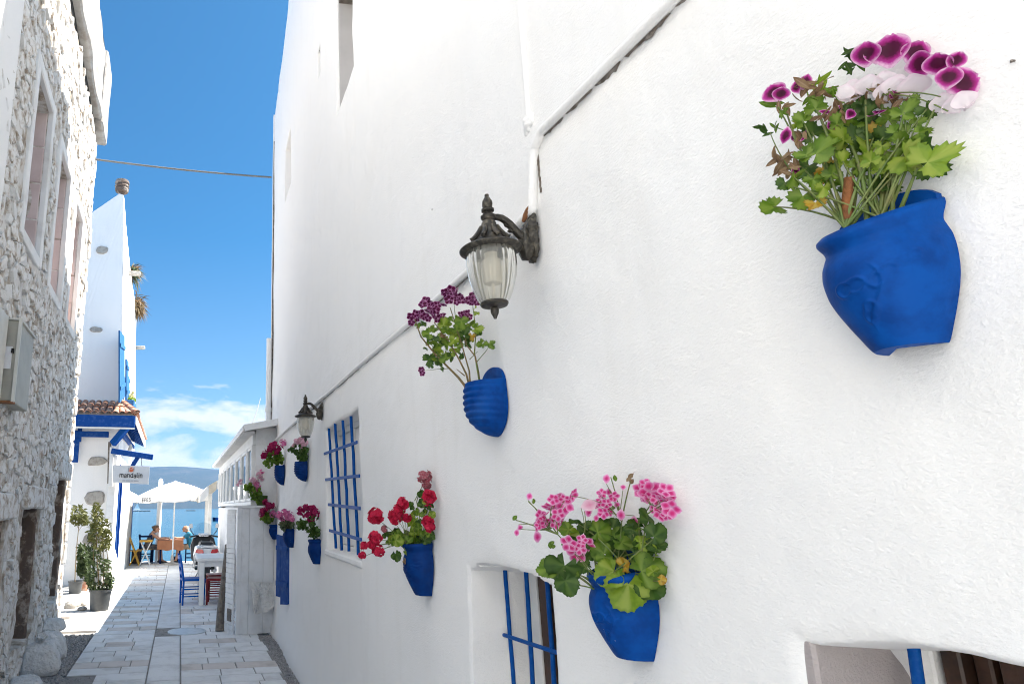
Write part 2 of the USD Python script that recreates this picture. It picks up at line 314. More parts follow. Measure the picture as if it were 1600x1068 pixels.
sea_mat()
sx = np.array([-30000, -3000, -300, -40, 0, 40, 300, 3000, 30000.]); sy = np.array([QUAY, QUAY + 30, 150, 800, 4000, 30000.])
X, Y = np.meshgrid(sx, sy, indexing='ij'); top_mesh('sea', grid(np.stack([X, Y, 0 * X + SEA], -1)), 'sea', 'rippled blue sea beyond the end of the alley', kind='structure')
M('hill_scrub', (.03, .04, .03), .95, var=.012, ramp=[(0, (.016, .026, .018)), (.5, (.026, .036, .026)), (.68, (.055, .055, .045)), (1, (.07, .065, .05))])
hx = np.linspace(-3800, 3800, 170); hy = np.linspace(2300, 5200, 60); X, Y = np.meshgrid(hx, hy, indexing='ij')
base = np.interp(X / Y, [-1, -.30, -.24, -.20, -.175, -.14, -.11, -.07, .0, .2, 1], [90, 110, 120, 138, 166, 187, 186, 172, 176, 150, 100])
prof = np.clip((Y - 2300) / 700, 0, 1) ** .8 * np.clip((5200 - Y) / 1500, 0, 1)
ridge = base * prof * (.88 + .24 * meshkit.fbm(np.stack([X / 700, Y / 700, 0 * X], -1), 5, 3))
Z = SEA - 4 + ridge + 4 * (Y > 2310)
top_mesh('hills', grid(np.stack([X, Y, Z], -1)), 'hill_scrub', 'long scrub covered hills across the bay', kind='structure', smooth=True)

# ---- the right house: plaster wall with soft edged openings
OPEN = {'barred': (4.71, 6.0, 1.43, 2.52, .16), 'near': (2.10, 2.77, .62, 1.555, .27), 'corner': (.34, 1.17, .62, 1.555, .30), 'tall': (4.57, 5.24, 5.42, 6.95, .28), 'small': (8.50, 9.12, 6.45, 7.35, .2), 'slot': (6.10, 6.22, 6.52, 6.84, .14)}
def conduit_z(s):
    return np.interp(s, [-4, 1.15, 1.86, 1.925, 1.965, 2.3, 6.3, 10.2], [3.02, 3.05, 3.09, 3.05, 2.84, 2.82, 2.85, 2.86])
def refined(lo, hi, step, edges, fine=.006, band=.045):
    a = list(np.arange(lo, hi, step)) + [hi]
    for e in edges: a += list(np.arange(e - band, e + band, fine))
    a = np.unique(np.round(np.array(a), 4)); a = a[(a >= lo) & (a <= hi)]
    keep = [a[0]]
    for q in a[1:]:
        if q - keep[-1] > .0025: keep.append(q)
    keep[-1] = hi; return np.array(keep)
def right_wall():
    su = refined(.1, 11.02, .07, [e for o in OPEN.values() for e in o[:2]])
    su = np.unique(np.concatenate([su, np.arange(.5, 2.6, .03)]))
    sv = refined(-.05, 13.0, .09, [e for o in OPEN.values() for e in o[2:4]] + [2.84, 3.07])
    sv = np.unique(np.concatenate([sv, np.arange(1.2, 3.2, .03)]))
    S, Zz = np.meshgrid(su, sv, indexing='ij'); P = np.stack([S, Zz, 0 * S], -1)
    d = (meshkit.fbm(P * 1.1, 3, 5) - .5) * .045 + (meshkit.fbm(P * 6.0, 3, 9) - .5) * .012
    d += .016 / (1 + np.exp(-(Zz - conduit_z(S)) / .006)) * (S < 10.3)
    d += .06 * np.clip((.5 - Zz) / .5, 0, 1) ** 2 + .05 * np.clip((S - 9) / 2, 0, 1) * np.clip(2 - Zz, 0, 1)
    hole = np.zeros_like(S, bool)
    for k, (a, b, c, e, dep) in OPEN.items():
        wob = (meshkit.fbm(P * 5.0, 2, len(k)) - .5) * (.012 if k == 'slot' else .035)
        arch = .03 * np.sin(np.clip((S - a) / (b - a), 0, 1) * PI) - .015 if k in ('corner', 'near') else 0
        sd = np.minimum(np.minimum(S - a, b - S), np.minimum(Zz - c, e + arch - Zz)) + wob      # inside > 0
        d -= dep * np.clip((sd + .006) / .020, 0, 1) + .014 * np.clip(1 + sd / .05, 0, 1) ** 2 * (sd < .0)
        hole |= sd > .030
        if k == 'corner':     # lumpy thick lintel edge
            d += .022 * np.exp(-((Zz - e - .03) / .028) ** 2) * (sd < .01) * np.clip((1.05 - S) / .3, 0, 1)
    # a silhouette step: the taller part ends at s = 8.8, the lower part goes on to 11
    topz = np.interp(S, [2.4, 2.5, 5.45, 5.5, 8.62, 8.78, 8.95, 9.4, 10.4, 11.05], [9.1, 9.5, 9.5, 11.3, 11.3, 10.0, 9.72, 9.55, 9.32, 9.22])  # roof steps out of view, shaped to steer sun onto the house opposite
    Zc = np.where(Zz > topz, topz, Zz)
    pts = RNRM[None, None] * (ROFF + d)[..., None] + RDIR[None, None] * S[..., None]; pts[..., 2] = Zc
    v, f = grid(pts, flip=True)
    hv = hole.ravel(); over = (Zz > topz).ravel()
    f = f[~hv[f].all(1) & ~over[f].all(1)]
    return v, f
house = Thing('white_house', 'tall white plastered house along the right of the alley, with barred windows', 'house', RW(0, 0))
v, f = right_wall()
used = np.unique(f); remap = np.zeros(len(v), int); remap[used] = np.arange(len(used))
wall_path = house.add('wall', (v[used], remap[f]), 'white_plaster', smooth=35)
# the rest of the house behind that face
def wall_box(s0, s1, z0, z1, d0, d1):
    return hull([RW(s, z, d) for s in (s0, s1) for z in (z0, z1) for d in (d0, d1)])
house.add('rear_block', wall_box(.1, 2.44, -.05, 9.02, -.62, -6), 'white_plaster')
house.add('rear_block', wall_box(2.45, 5.44, -.05, 9.42, -.62, -6), 'white_plaster')
house.add('rear_block', wall_box(5.45, 8.6, -.05, 11.22, -.62, -6), 'white_plaster')
house.add('rear_block', wall_box(8.61, 10.98, -.05, 9.15, -.62, -6), 'white_plaster')
house.add('end_wall', wall_box(10.95, 11.03, -.05, 9.2, .02, -.61), 'white_plaster')
house.add('end_wall', wall_box(.06, .12, -.05, 9.02, -.01, -.61), 'white_plaster')  # near end out of view, cut short to let sunlight into the alley
house.add('end_wall', wall_box(8.56, 8.64, 9.15, 11.22, -.02, -.61), 'white_plaster')
for a_, b_, z_ in ((.1, 2.44, 9.02), (2.45, 5.44, 9.42), (5.45, 8.6, 11.22)): house.add('roof', wall_box(a_, b_, z_, z_ + .06, -.03, -6.0), 'parapet_concrete')

# ---- left stone house
LOPEN = [(6.22, 7.02, 4.46, 6.24), (7.70, 8.50, 4.42, 6.20), (9.12, 9.85, 4.40, 6.18)]      # three upper windows
LLOW = [(5.2, 6.75, -.05, 1.72), (7.56, 8.42, .35, 1.82), (9.62, 10.42, .55, 2.24)]           # low dark openings
L0, L1, LTOP = 3.6, 10.66, 8.14
def left_inside(s, z, grow=0.0):
    q = np.zeros(np.broadcast(s, z).shape, bool)
    for a, b, c, e in LOPEN: q |= (s > a - .10 - grow) & (s < b + .10 + grow) & (z > c - .10 - grow) & (z < e + .12 + grow)
    for a, b, c, e in LLOW: q |= (s > a - grow) & (s < b + grow) & (z > c - grow) & (z < e + grow)
    return q
stone_house = Thing('stone_house', 'old whitewashed rubble stone house on the left with three tall upper windows', 'house', LW(L0, 0))
def left_wall():
    edges = [e for o in LOPEN + LLOW for e in o[:2]]; ez = [e for o in LOPEN + LLOW for e in o[2:]]
    su = refined(L0, L1, .09, edges, .012, .04); sv = refined(-.05, LTOP, .09, ez, .012, .04)
    S, Zz = np.meshgrid(su, sv, indexing='ij'); P = np.stack([S, Zz, 0 * S], -1)
    d = (meshkit.fbm(P * 1.2, 3, 21) - .5) * .07 + (meshkit.fbm(P * 9, 3, 22) - .5) * .05 - .008
    hole = np.zeros_like(S, bool)
    for k, (a, b, c, e) in enumerate(LOPEN + LLOW):
        low = k >= 3; wob = (meshkit.fbm(P * 4, 2, k) - .5) * (.10 if low else .01)
        sd = np.minimum(np.minimum(S - a, b - S), np.minimum(Zz - c, e - Zz)) + wob
        d -= .42 * np.clip((sd + .008) / .022, 0, 1); hole |= sd > .03
    pts = LNRM[None, None] * (LOFF + d)[..., None] + LDIR[None, None] * S[..., None]; pts[..., 2] = Zz
    v, f = grid(pts); return v, f[~hole.ravel()[f].all(1)]
v, f = left_wall(); used = np.unique(f); remap = np.zeros(len(v), int); remap[used] = np.arange(len(used))
rubble = stone_house.add('wall', (v[used], remap[f]), 'rubble_mortar', smooth=40)
def lbox(s0, s1, z0, z1, d0, d1, bev=0): 
    m = bx((0, 0, 0), (s1 - s0, abs(d1 - d0), z1 - z0), bev); T = frame_T(LW(s0, z0, max(d0, d1)), LDIR, -LNRM, (0, 0, 1)); m.apply_transform(T); return m
# one stone per cell of an irregular net
def stones():
    rs = np.random.default_rng(3); du, dz = .21, .125
    pts = []
    for iz, z in enumerate(np.arange(-.3, LTOP + .5, dz)):
        for s in np.arange(L0 - .5, L1 + .5, du):
            pts.append((s + (iz % 2) * du / 2 + rs.normal(0, .075), z + rs.normal(0, .045)))
    pts = np.array(pts); sc = np.array([1 / 1.5, 1.0]); vor = Voronoi(pts * sc); out = []
    for i, reg in enumerate(vor.point_region):
        r = vor.regions[reg]
        if -1 in r or not r: continue
        s, z = pts[i]
        if s < L0 + .02 or s > L1 - .03 or z < .02 or z > LTOP - .02: continue
        poly = Polygon(vor.vertices[r] / sc)
        if not poly.is_valid or poly.area < .004: continue
        poly = poly.buffer(-.016).buffer(.009)
        if poly.is_empty or poly.geom_type != 'Polygon' or poly.area < .0035: continue
        poly = poly.simplify(.008); xy = np.array(poly.exterior.coords)[:-1]
        if left_inside(xy[:, 0], xy[:, 1], .012).any() or xy[:, 0].max() > L1 + .02: continue
        if rs.random() < .05: continue
        n = len(xy); c = xy.mean(0); hgt = rs.uniform(.004, .040); w0 = (meshkit.fbm(np.array([[c[0], c[1], 0]]) * 1.2, 3, 21)[0] - .5) * .07 - .012
        rings = [(1.0, -.03), (.95, hgt * .8), (.60, hgt)]; sl = rs.normal(0, .09, 2)
        V = []
        for k, h in rings:
            q = c + (xy - c) * k; jit = rs.normal(0, .005, n) if h > 0 else np.zeros(n)
            V += [LW(q[j, 0], q[j, 1], w0 + h + jit[j] + (h > 0) * float((q[j] - c) @ sl)) for j in range(n)]
        V.append(LW(c[0], c[1], w0 + hgt * rs.uniform(.9, 1.15))); F = []
        for a in range(2):
            for j in range(n):
                p, q = a * n + j, a * n + (j + 1) % n; F += [(p, q, q + n), (p, q + n, p + n)]
        F += [(2 * n + j, 2 * n + (j + 1) % n, 3 * n) for j in range(n)]
        # outward is +LNRM; (s, z) turn counterclockwise seen from outside when LDIR x up = LNRM
        m = trimesh.Trimesh(V, F, process=False)
        if np.dot(np.cross(m.vertices[F[-1][1]] - m.vertices[F[-1][0]], m.vertices[F[-1][2]] - m.vertices[F[-1][0]]), LNRM) < 0: m.invert()
        out.append((s, z, m))
    return out
ST = stones()
def seen_size(s, z, a=.02):
    P = LW(s, z); d = P - CAM; return a * abs(d @ LNRM) / np.linalg.norm(d) ** 3
vis = [x for x in ST if x[0] > 5.1]
vis.sort(key=lambda x: -seen_size(x[0], x[1]) * (x[2].area))
first = vis[:290]; ids = set(map(id, first))
for s, z, m in first: stone_house.add('stone', m, 'whitewashed_stone', smooth=32, parent=rubble)
rest = [m for q in ST if id(q) not in ids for m in [q[2]]]
p = stone_house.add('small_stones', cat_(rest), 'whitewashed_stone', smooth=32, parent=rubble); stuff(p)
# corner quoins catch the sun at the far end, body behind, parapet on top
rs = np.random.default_rng(4); z = -.03
while z < LTOP - .1:
    h = rs.uniform(.2, .42); dd = rs.uniform(.0, .03)
    m = lbox(L1 - rs.uniform(.0, .05), L1 + .06 + dd, z, min(z + h - .012, LTOP), .01 + dd, -.45, .02); stone_house.add('corner_stone', m, 'whitewashed_stone'); z += h
stone_house.add('rear_block', lbox(L0, L1 + .03, -.03, LTOP + .01, -.47, -5), 'rubble_mortar')
m = lbox(L0, 11.02, 8.36, 9.72, .09, -.5, .03); m = m.subdivide_to_size(.2); wavy(m, .06, 1.9, 4); stone_house.add('parapet', m, 'parapet_concrete', smooth=40)
m = lbox(10.35, 11.12, 8.28, 9.74, .12, -.2, .03).subdivide_to_size(.2); wavy(m, .025, 2, 5); stone_house.add('parapet_end', m, 'parapet_concrete', smooth=40)
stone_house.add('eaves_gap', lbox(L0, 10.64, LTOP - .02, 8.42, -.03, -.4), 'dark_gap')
for k, (a, b, c, e) in enumerate(LOPEN):
    w = stone_house.group_part('window')
    fr = [lbox(a - .13, a - .002, c - .1, e + .13, .018, -.05, .008), lbox(b + .002, b + .12, c - .1, e + .13, .018, -.05, .008), lbox(a - .002, b + .002, e + .002, e + .13, .017, -.05, .012), lbox(a - .002, b + .002, c - .12, c - .002, .017, -.05, .008)]
    for m in fr: m = m.subdivide_to_size(.15); wavy(m, .008, 4, k); stone_house.add('surround', m, 'worn_plaster', smooth=40, parent=w)
    zz = c
    for q in range(4):           # blocks of the far jamb, one above the other
        z1 = c + (e - c) * (q + 1) / 4; m = lbox(b - .008 + .006 * (q % 2), b + .05, zz + .006, z1 - .006, -.052, -.46, .01); stone_house.add('jamb_block', m, 'pink_stone', parent=w); zz = z1
    stone_house.add('infill', lbox(a - .05, b + .05, c - .05, e + .05, -.43, -.47), 'pink_stone', parent=w)
for k, (a, b, c, e) in enumerate(LLOW):
    w = stone_house.group_part('opening'); stone_house.add('infill', lbox(a - .1, b + .1, max(c - .1, -.03), e + .1, -.41, -.46), 'old_brown', parent=w)
    stone_house.add('jamb', wavy(lbox(b - .05, b + .05, max(c - .05, -.03), e + .03, -.03, -.42, .015).subdivide_to_size(.08), .02, 5, k), 'old_brown', smooth=40, parent=w)
    stone_house.add('lintel', wavy(lbox(a - .2, b + .15, e - .03, e + .22, .06, -.4, .02).subdivide_to_size(.08), .025, 4, k + 9), 'whitewashed_stone', smooth=40, parent=w)
# white neighbour nearer on the left
nb = Thing('plain_house', 'smooth white plastered house at the upper left, nearest on that side', 'house', LW(0, 0))
nb.add('wall', lbox(-4, 5.34, 2.9, 8.2, .03, -4, .03), 'white_plaster'); nb.add('lower_wall', lbox(-4, 5.0, -.03, 2.9, .0, -4, .03), 'white_plaster')

# ---- paving
pave = Thing('pavement', 'paved alley of pale stone slabs in courses leading to the sea', kind='structure')
slabs = []
def slab(x0, x1, y0, y1, mat, dz=0.0):
    g_ = .006; z = R.uniform(-.003, .003) + dz
    m = bx((x0 + g_, y0 + g_, -.034), (x1 - g_, y1 - g_, z), .004)
    slabs.append(((y0 + y1) / 2, m, mat))
y = 6.55; row = 0
while y < QUAY - .05:
    dy = .29 * R.uniform(.93, 1.07); y1 = min(y + dy, QUAY - .03)
    tone = 'slab_rosy' if row % 5 in (0,) or R.random() < .12 else ('slab_pale' if R.random() < .55 else 'slab_stone')
    xe = 1.2 + .02 * math.sin(row * 1.7)
    x = .085 - R.uniform(0, .3) * (row % 2)
    x = .085
    cuts = [.085]; w = R.uniform(.2, .52)
    while cuts[-1] + w < xe - .12: cuts.append(cuts[-1] + w); w = R.uniform(.36, .54)
    cuts.append(xe)
    for a, b in zip(cuts, cuts[1:]): slab(a, b, y, y1, tone if R.random() < .8 else 'slab_pale')
    xl = -.84 if y < 7.95 else -1.16
    if y > 16.8 : xl = -1.16
    cuts = [-.285]; w = R.uniform(.2, .5)
    tone = 'slab_rosy' if row % 4 == 2 or R.random() < .1 else ('slab_pale' if R.random() < .6 else 'slab_stone')
    while cuts[-1] - w > xl + .12: cuts.append(cuts[-1] - w); w = R.uniform(.36, .5)
    cuts.append(xl)
    for a, b in zip(cuts, cuts[1:]): slab(b, a, y, y1, tone if R.random() < .8 else 'slab_pale')
    y = y1; row += 1
y = 6.5
while y < QUAY - .1:
    y1 = min(y + R.uniform(1.0, 1.5), QUAY - .03)
    if y < 10.3 < y1 + .6 : y1 = 10.05 if y < 10.05 else y1
    if abs(y - 10.05) < .01: y1 = 10.75
    else: slab(-.28, .08, y, y1, 'slab_pale' if R.random() < .6 else 'slab_stone')
    y = y1
y = 6.55
while y > -2.6:
    y1, y = y, y - .29 * R.uniform(.93, 1.07)
    for lo_, hi_ in ((-1.16, -.285), (-.28, .08), (.085, 1.16)):
        w = hi_ - lo_; c_ = lo_ + w * R.uniform(.4, .6)
        for a, b in ((lo_, c_), (c_, hi_)) if w > .5 else ((lo_, hi_),): slab(a, b, y, y1, R.choice(['slab_pale', 'slab_stone', 'slab_pale', 'slab_rosy']))
slabs.sort(key=lambda q: q[0])
visible = [q for q in slabs if q[0] > 6.5]; hidden = [q for q in slabs if q[0] <= 6.5]
for _, m, mt in visible[:297]: pave.add('slab', m, mt)
slabs = hidden + visible[297:]
if slabs:
    for mt in ('slab_rosy', 'slab_pale', 'slab_stone'):
        ms = [m for _, m, q in slabs if q == mt]
        if ms: stuff(pave.add('more_slabs', cat_(ms), mt))
pave.add('joint_bed', bx((-1.165, -3.0, -.034), (1.215, QUAY - .01, -.012)), 'ground_dirt')
# ---- gravel strips
def gravel(name, region, n, label, seed):
    rr = np.random.default_rng(seed); ms = []; ico = trimesh.creation.icosphere(0)
    while len(ms) < n:
        x, y = region(rr)
        m = ico.copy(); r = rr.uniform(.008, .024); m.vertices = m.vertices * (r * rr.uniform(.7, 1.3, 3)) * (1 + rr.normal(0, .12, (len(m.vertices), 1))); m.apply_transform(trimesh.transformations.random_rotation_matrix(rr.random(3))); m.apply_translation((x, y, -.032 + r * .35)); ms.append(m)
    top_mesh(name, cat_(ms), 'pebble', label, kind='stuff', cat='gravel')
def left_strip(rr):
    y = 6.6 + 3.9 * rr.random() ** 1.1; lo = -1.66; hi = -.87 if y < 7.93 else -1.19; return rr.uniform(lo, hi), y
def right_strip(rr):
    y = rr.uniform(6.6, 9.95); lo = 1.21; hi = 1.39 + .02 * (y - 7); return rr.uniform(lo, hi), y
gravel('gravel', left_strip, 4200, 'grey gravel between the stone house and the paving', 1)
gravel('gravel', right_strip, 1500, 'grey gravel at the foot of the white house wall', 2)

# ================================================================== ON THE RIGHT HOUSE
# painted conduit with the dark cracks under it
def conduit():
    ss = np.concatenate([np.arange(.12, 1.8, .06), np.arange(1.8, 2.02, .015), np.arange(2.05, 10.2, .08)])
    zz = conduit_z(ss); p = np.array([RW(s, z - .001 + .003 * math.sin(s * 3.1), .016) for s, z in zip(ss, zz)])
    return tube(p, .0165 + .003 * (meshkit.noise(np.stack([ss * 3, 0 * ss, 0 * ss], 1), 3) - .5), 10)
house.add('conduit', conduit(), 'white_plaster', smooth=60)
vp = [RW(s, z, .017) for s, z in ((1.93, 4.9), (1.925, 4.2), (1.92, 3.7), (1.925, 3.35), (1.93, 3.15))]
house.add('thin_pipe', tube(vp, .013, 8), 'white_plaster', smooth=60)
m = trimesh.creation.icosphere(3, .036); m.vertices *= (.6, 1, 1.15); wavy(m, .017, 32, 3); m.apply_translation(RW(1.935, 3.165, .012)); house.add('mortar_lump', m, 'white_plaster', smooth=60)
cr = random.Random(5)
def crack(s0, s1, off, w0, w1):
    """A ragged open gap: a thin sunken strip of bare, dark mortar."""
    n = max(4, int((s1 - s0) / .012)); top, bot = [], []
    for i in range(n + 1):
        s = s0 + (s1 - s0) * i / n; z = float(conduit_z(s)) - off; e = math.sin(PI * i / n) ** .5
        w = (w0 + (w1 - w0) * cr.random() ** 2) * e
        top.append(RW(s, z, .0115)); bot.append(RW(s + cr.uniform(-.003, .003), z - w, .0055))
    v, f = grid(np.array([top, bot])); return v, f
for s0, s1, off, a, b in ((.95, 1.22, .020, .004, .014), (1.24, 1.42, .021, .004, .016), (1.44, 1.56, .020, .010, .030), (1.58, 1.72, .019, .003, .012), (1.74, 1.86, .02, .002, .010), (2.55, 3.1, .018, .003, .009), (3.2, 4.4, .018, .002, .007), (4.6, 6.1, .018, .002, .008), (6.2, 8.3, .018, .002, .009)):
    house.add('crack', crack(s0, s1, off, a, b), 'crack_brown')
pts = []
for z in np.arange(2.88, 3.08, .008): pts.append((1.945 - .004 * cr.random(), z, .003 + .004 * cr.random()))
house.add('crack', grid(np.array([[RW(s - .028, z, .011) for s, z, w in pts], [RW(s - .028 - w, z, .006) for s, z, w in pts]])), 'crack_brown')
house.add('rust_patch', wavy(tube([RW(1.955 + .02 * t, 2.853 - .012 * t, .027) for t in (0, 1, 2, 3)], [.006, .011, .011, .006], 8), .002, 60), 'rust', smooth=60)
# downpipe at the far end
dp = [RW(10.86, z, .07) for z in (0.4, 1.6, 3, 4.7)]
house.add('downpipe', tube(dp, .045, 12), 'white_paint', smooth=60)
house.add('pipe_collar', lathe([(.05, 0), (.058, .01), (.058, .07), (.05, .08)], 14, centre=RW(10.86, 3.4, .07)), 'white_paint', smooth=60)
house.add('corner_joint', wall_box(10.9, 10.93, 3.0, 8.6, -.02, .018), 'crack_brown')
house.add('ledge_stain', wavy(trimesh.creation.icosphere(2, .02), .008, 50), 'crack_brown') if False else None

def wall_opening(key, label=None):
    return house.group_part('window', label=label), OPEN[key]
def rbox(s0, s1, z0, z1, d0, d1, bev=0.0):
    m = bx((0, 0, 0), (abs(s1 - s0), abs(d1 - d0), z1 - z0), bev); T = frame_T(RW(max(s0, s1), z0, min(d0, d1)), -RDIR, RNRM, (0, 0, 1)); m.apply_transform(T); return m
# upper recesses are blind
w, o = wall_opening('tall'); house.add('infill', rbox(o[0] - .05, o[1] + .05, o[2] - .05, o[3] + .05, -.26, -.31), 'white_plaster', parent=w)
house.add('lintel_board', rbox(o[0] + .02, o[1] + .01, o[3] - .32, o[3] - .28, -.02, -.25), 'grey_wood', parent=w)
house.add('jamb', rbox(o[1] - .012, o[1] + .03, o[2] - .01, o[3] + .03, -.016, -.28, .004), 'shaded_bare_render', parent=w)  # added slab of bare render, toned down to paint the recess shade
w, o = wall_opening('slot'); house.add('dark_hole', rbox(o[0] - .04, o[1] + .04, o[2] - .04, o[3] + .04, -.13, -.17), 'crack_brown', parent=w)
w, o = wall_opening('small'); house.add('infill', rbox(o[0] - .05, o[1] + .05, o[2] - .05, o[3] + .05, -.18, -.23), 'white_plaster', parent=w)
# barred window
w, o = wall_opening('barred', 'wide window behind a blue grille of four uprights')
a, b, c, e, dep = o
for s0, s1, z0, z1 in ((a - .02, b + .02, e - .06, e + .02), (a - .02, b + .02, c - .02, c + .05), (b - .07, b + .02, c + .05, e - .06), (a - .02, a + .05, c + .05, e - .06), (a + .62, a + .68, c + .05, e - .06)):
    house.add('frame', rbox(s0, s1, z0, z1, -.11, -.16, .004), 'white_paint', parent=w)
house.add('shutter_panel', rbox(a + .684, b - .074, c + .054, e - .064, -.125, -.15, .004), 'white_paint', parent=w)
house.add('shutter_panel', rbox(a + .33, a + .616, c + .054, e - .064, -.125, -.15, .004), 'white_paint', parent=w)
house.add('pane', rbox(a + .054, a + .32, c + .054, e - .064, -.135, -.142), 'window_glass', parent=w)
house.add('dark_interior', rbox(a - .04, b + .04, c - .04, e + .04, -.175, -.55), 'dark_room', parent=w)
gr = house.group_part('grille', label='blue painted iron grille of four uprights and four crossbars')
def zoomed(x0, y0, k, pts): return [(x0 + a_ / k, y0 + b_ / k) for a_, b_ in pts]
for p, q in (((368, 200), (400, 760)), ((397, 180), (428, 770)), ((432, 170), (462, 775)), ((470, 150), (505, 790))):
    (x0, y0), (x1, y1) = zoomed(390, 600, 2.968, [p, q]); P, Q = rw_px(x0, y0, -.012), rw_px(x1, y1, -.012)
    house.add('upright', tube(np.linspace(P, Q, 12) + NR.normal(0, .0015, (12, 3)), .0125, 8), 'bar_blue', smooth=50, parent=gr)
for p, q in (((346, 322), (499, 268)), ((352, 442), (510, 424)), ((365, 557), (513, 575)), ((370, 677), (518, 720))):
    (x0, y0), (x1, y1) = zoomed(390, 600, 2.968, [p, q]); P, Q = rw_px(x0, y0, .002), rw_px(x1, y1, .002)
    house.add('crossbar', obox(P, Q, .010, .026, bev=.003), 'bar_blue', parent=gr)
m = wavy(rbox(a - .05, b + .06, c - .05, c - .002, .014, -.12, .010).subdivide_to_size(.05), .006, 12, 3); house.add('sill', m, 'white_plaster', smooth=50, parent=w)
# near window
w, o = wall_opening('near', 'low window with blue bars, white frame and brown wood'); a, b, c, e, dep = o
def sx(x): return rw_sz(x, 980, -.24)[0]
house.add('frame', rbox(sx(811), b + .05, c - .03, e + .05, -.225, -.275, .004), 'white_paint', parent=w)
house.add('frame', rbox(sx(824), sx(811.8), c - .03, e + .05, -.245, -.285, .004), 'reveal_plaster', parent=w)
house.add('frame', rbox(sx(845), sx(826), c - .03, e + .05, -.232, -.285, .004), 'white_paint', parent=w)
house.add('brown_stile', rbox(sx(864), sx(846.5), c - .03, e + .05, -.236, -.285, .004), 'brown_wood', parent=w)
house.add('brown_rail', rbox(a - .03, sx(864.6), e - .02, e + .05, -.235, -.285, .004), 'brown_wood', parent=w)
house.add('pane', rbox(a - .02, sx(864.6), c - .03, e - .022, -.255, -.262), 'window_glass', parent=w)
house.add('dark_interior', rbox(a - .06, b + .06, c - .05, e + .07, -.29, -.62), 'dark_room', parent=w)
gr = house.group_part('grille', label='blue bars with a crossbar set into the reveal')
for p, q in (((786, 850), (806, 1110)), ((820, 860), (835, 1110)), ((852, 870), (869, 1110))):
    P, Q = rw_px(*p, -.15), rw_px(*q, -.15); house.add('upright', tube(np.linspace(P, Q, 10) + NR.normal(0, .0008, (10, 3)), .0088, 10), 'bar_blue', smooth=50, parent=gr)
P, Q = rw_px(766, 984, -.145), rw_px(880, 1022, -.145); house.add('crossbar', tube(np.linspace(P, Q, 6), .0085, 8), 'bar_blue', smooth=50, parent=gr)
# corner window
w, o = wall_opening('corner', 'low window at the lower right with brown wooden casement'); a, b, c, e, dep = o
house.add('frame', rbox(b - .035, b + .04, c - .03, e + .06, -.25, -.30, .004), 'white_plaster', parent=w)
for k, (s1, wd, mt, dd) in enumerate(((b - .045, .035, 'brown_wood', .0), (b - .085, .03, 'brown_wood', -.02), (b - .14, .045, 'brown_wood', .0))):
    house.add('brown_stile', rbox(s1 - wd, s1, c - .03, e + .06, -.255 + dd, -.31 + dd, .004), mt, parent=w)
house.add('pane', rbox(a - .02, b - .19, c - .03, e + .06, -.272, -.278), 'window_glass', parent=w)
house.add('jamb', rbox(b - .010, b + .03, c - .03, e + .03, -.018, -.25, .006), 'shaded_reveal', parent=w)  # added slab; its darker tone paints the shade on this jamb
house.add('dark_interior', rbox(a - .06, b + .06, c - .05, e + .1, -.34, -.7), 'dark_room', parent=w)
gr = house.group_part('grille', label='blue upright bars of the lower right window')
for x in (1427, 1640):
    P, Q = rw_px(x, 1008, -.17), rw_px(x + 14, 1108, -.17); house.add('upright', tube([P + (0, 0, .16), P, Q, Q - (0, 0, .3)], .010, 10), 'bar_blue', smooth=50, parent=gr)

# ---- blue shutter board standing off the wall
sh = Thing('shutter', 'narrow blue plank shutter hanging open beside the lower far flowerpots', 'shutter', RW(8.6, .6))
P0, P1 = at_y(452, 900, 8.55), at_y(432.5, 900, 8.9); u = (P1 - P0); u[2] = 0; L = np.linalg.norm(u); u /= L; nrm = np.array([u[1], -u[0], 0])
for k, (t0, t1, z0, z1) in enumerate(((.0, .05, .60, 1.42), (.055, .24, .57, 1.44), (.25, L, .66, 1.45))):
    o = np.array([P0[0], P0[1], 0]); 
    poly = [(t0, z0 + .02 * (k == 1)), (t1, z0), (t1, z1), (t0, z1 - .01)]
    m = hull([o + u * t + np.array([0, 0, z]) + nrm * d for t, z in poly for d in (-.011, .011)]); sh.add('plank', m, 'wood_blue')
for z in (.8, 1.25): sh.add('batten', hull([np.array([P0[0], P0[1], z]) + u * t + np.array([0, 0, q]) - nrm * d for t in (.02, L - .02) for q in (0, .06) for d in (.012, .028)]), 'wood_blue')

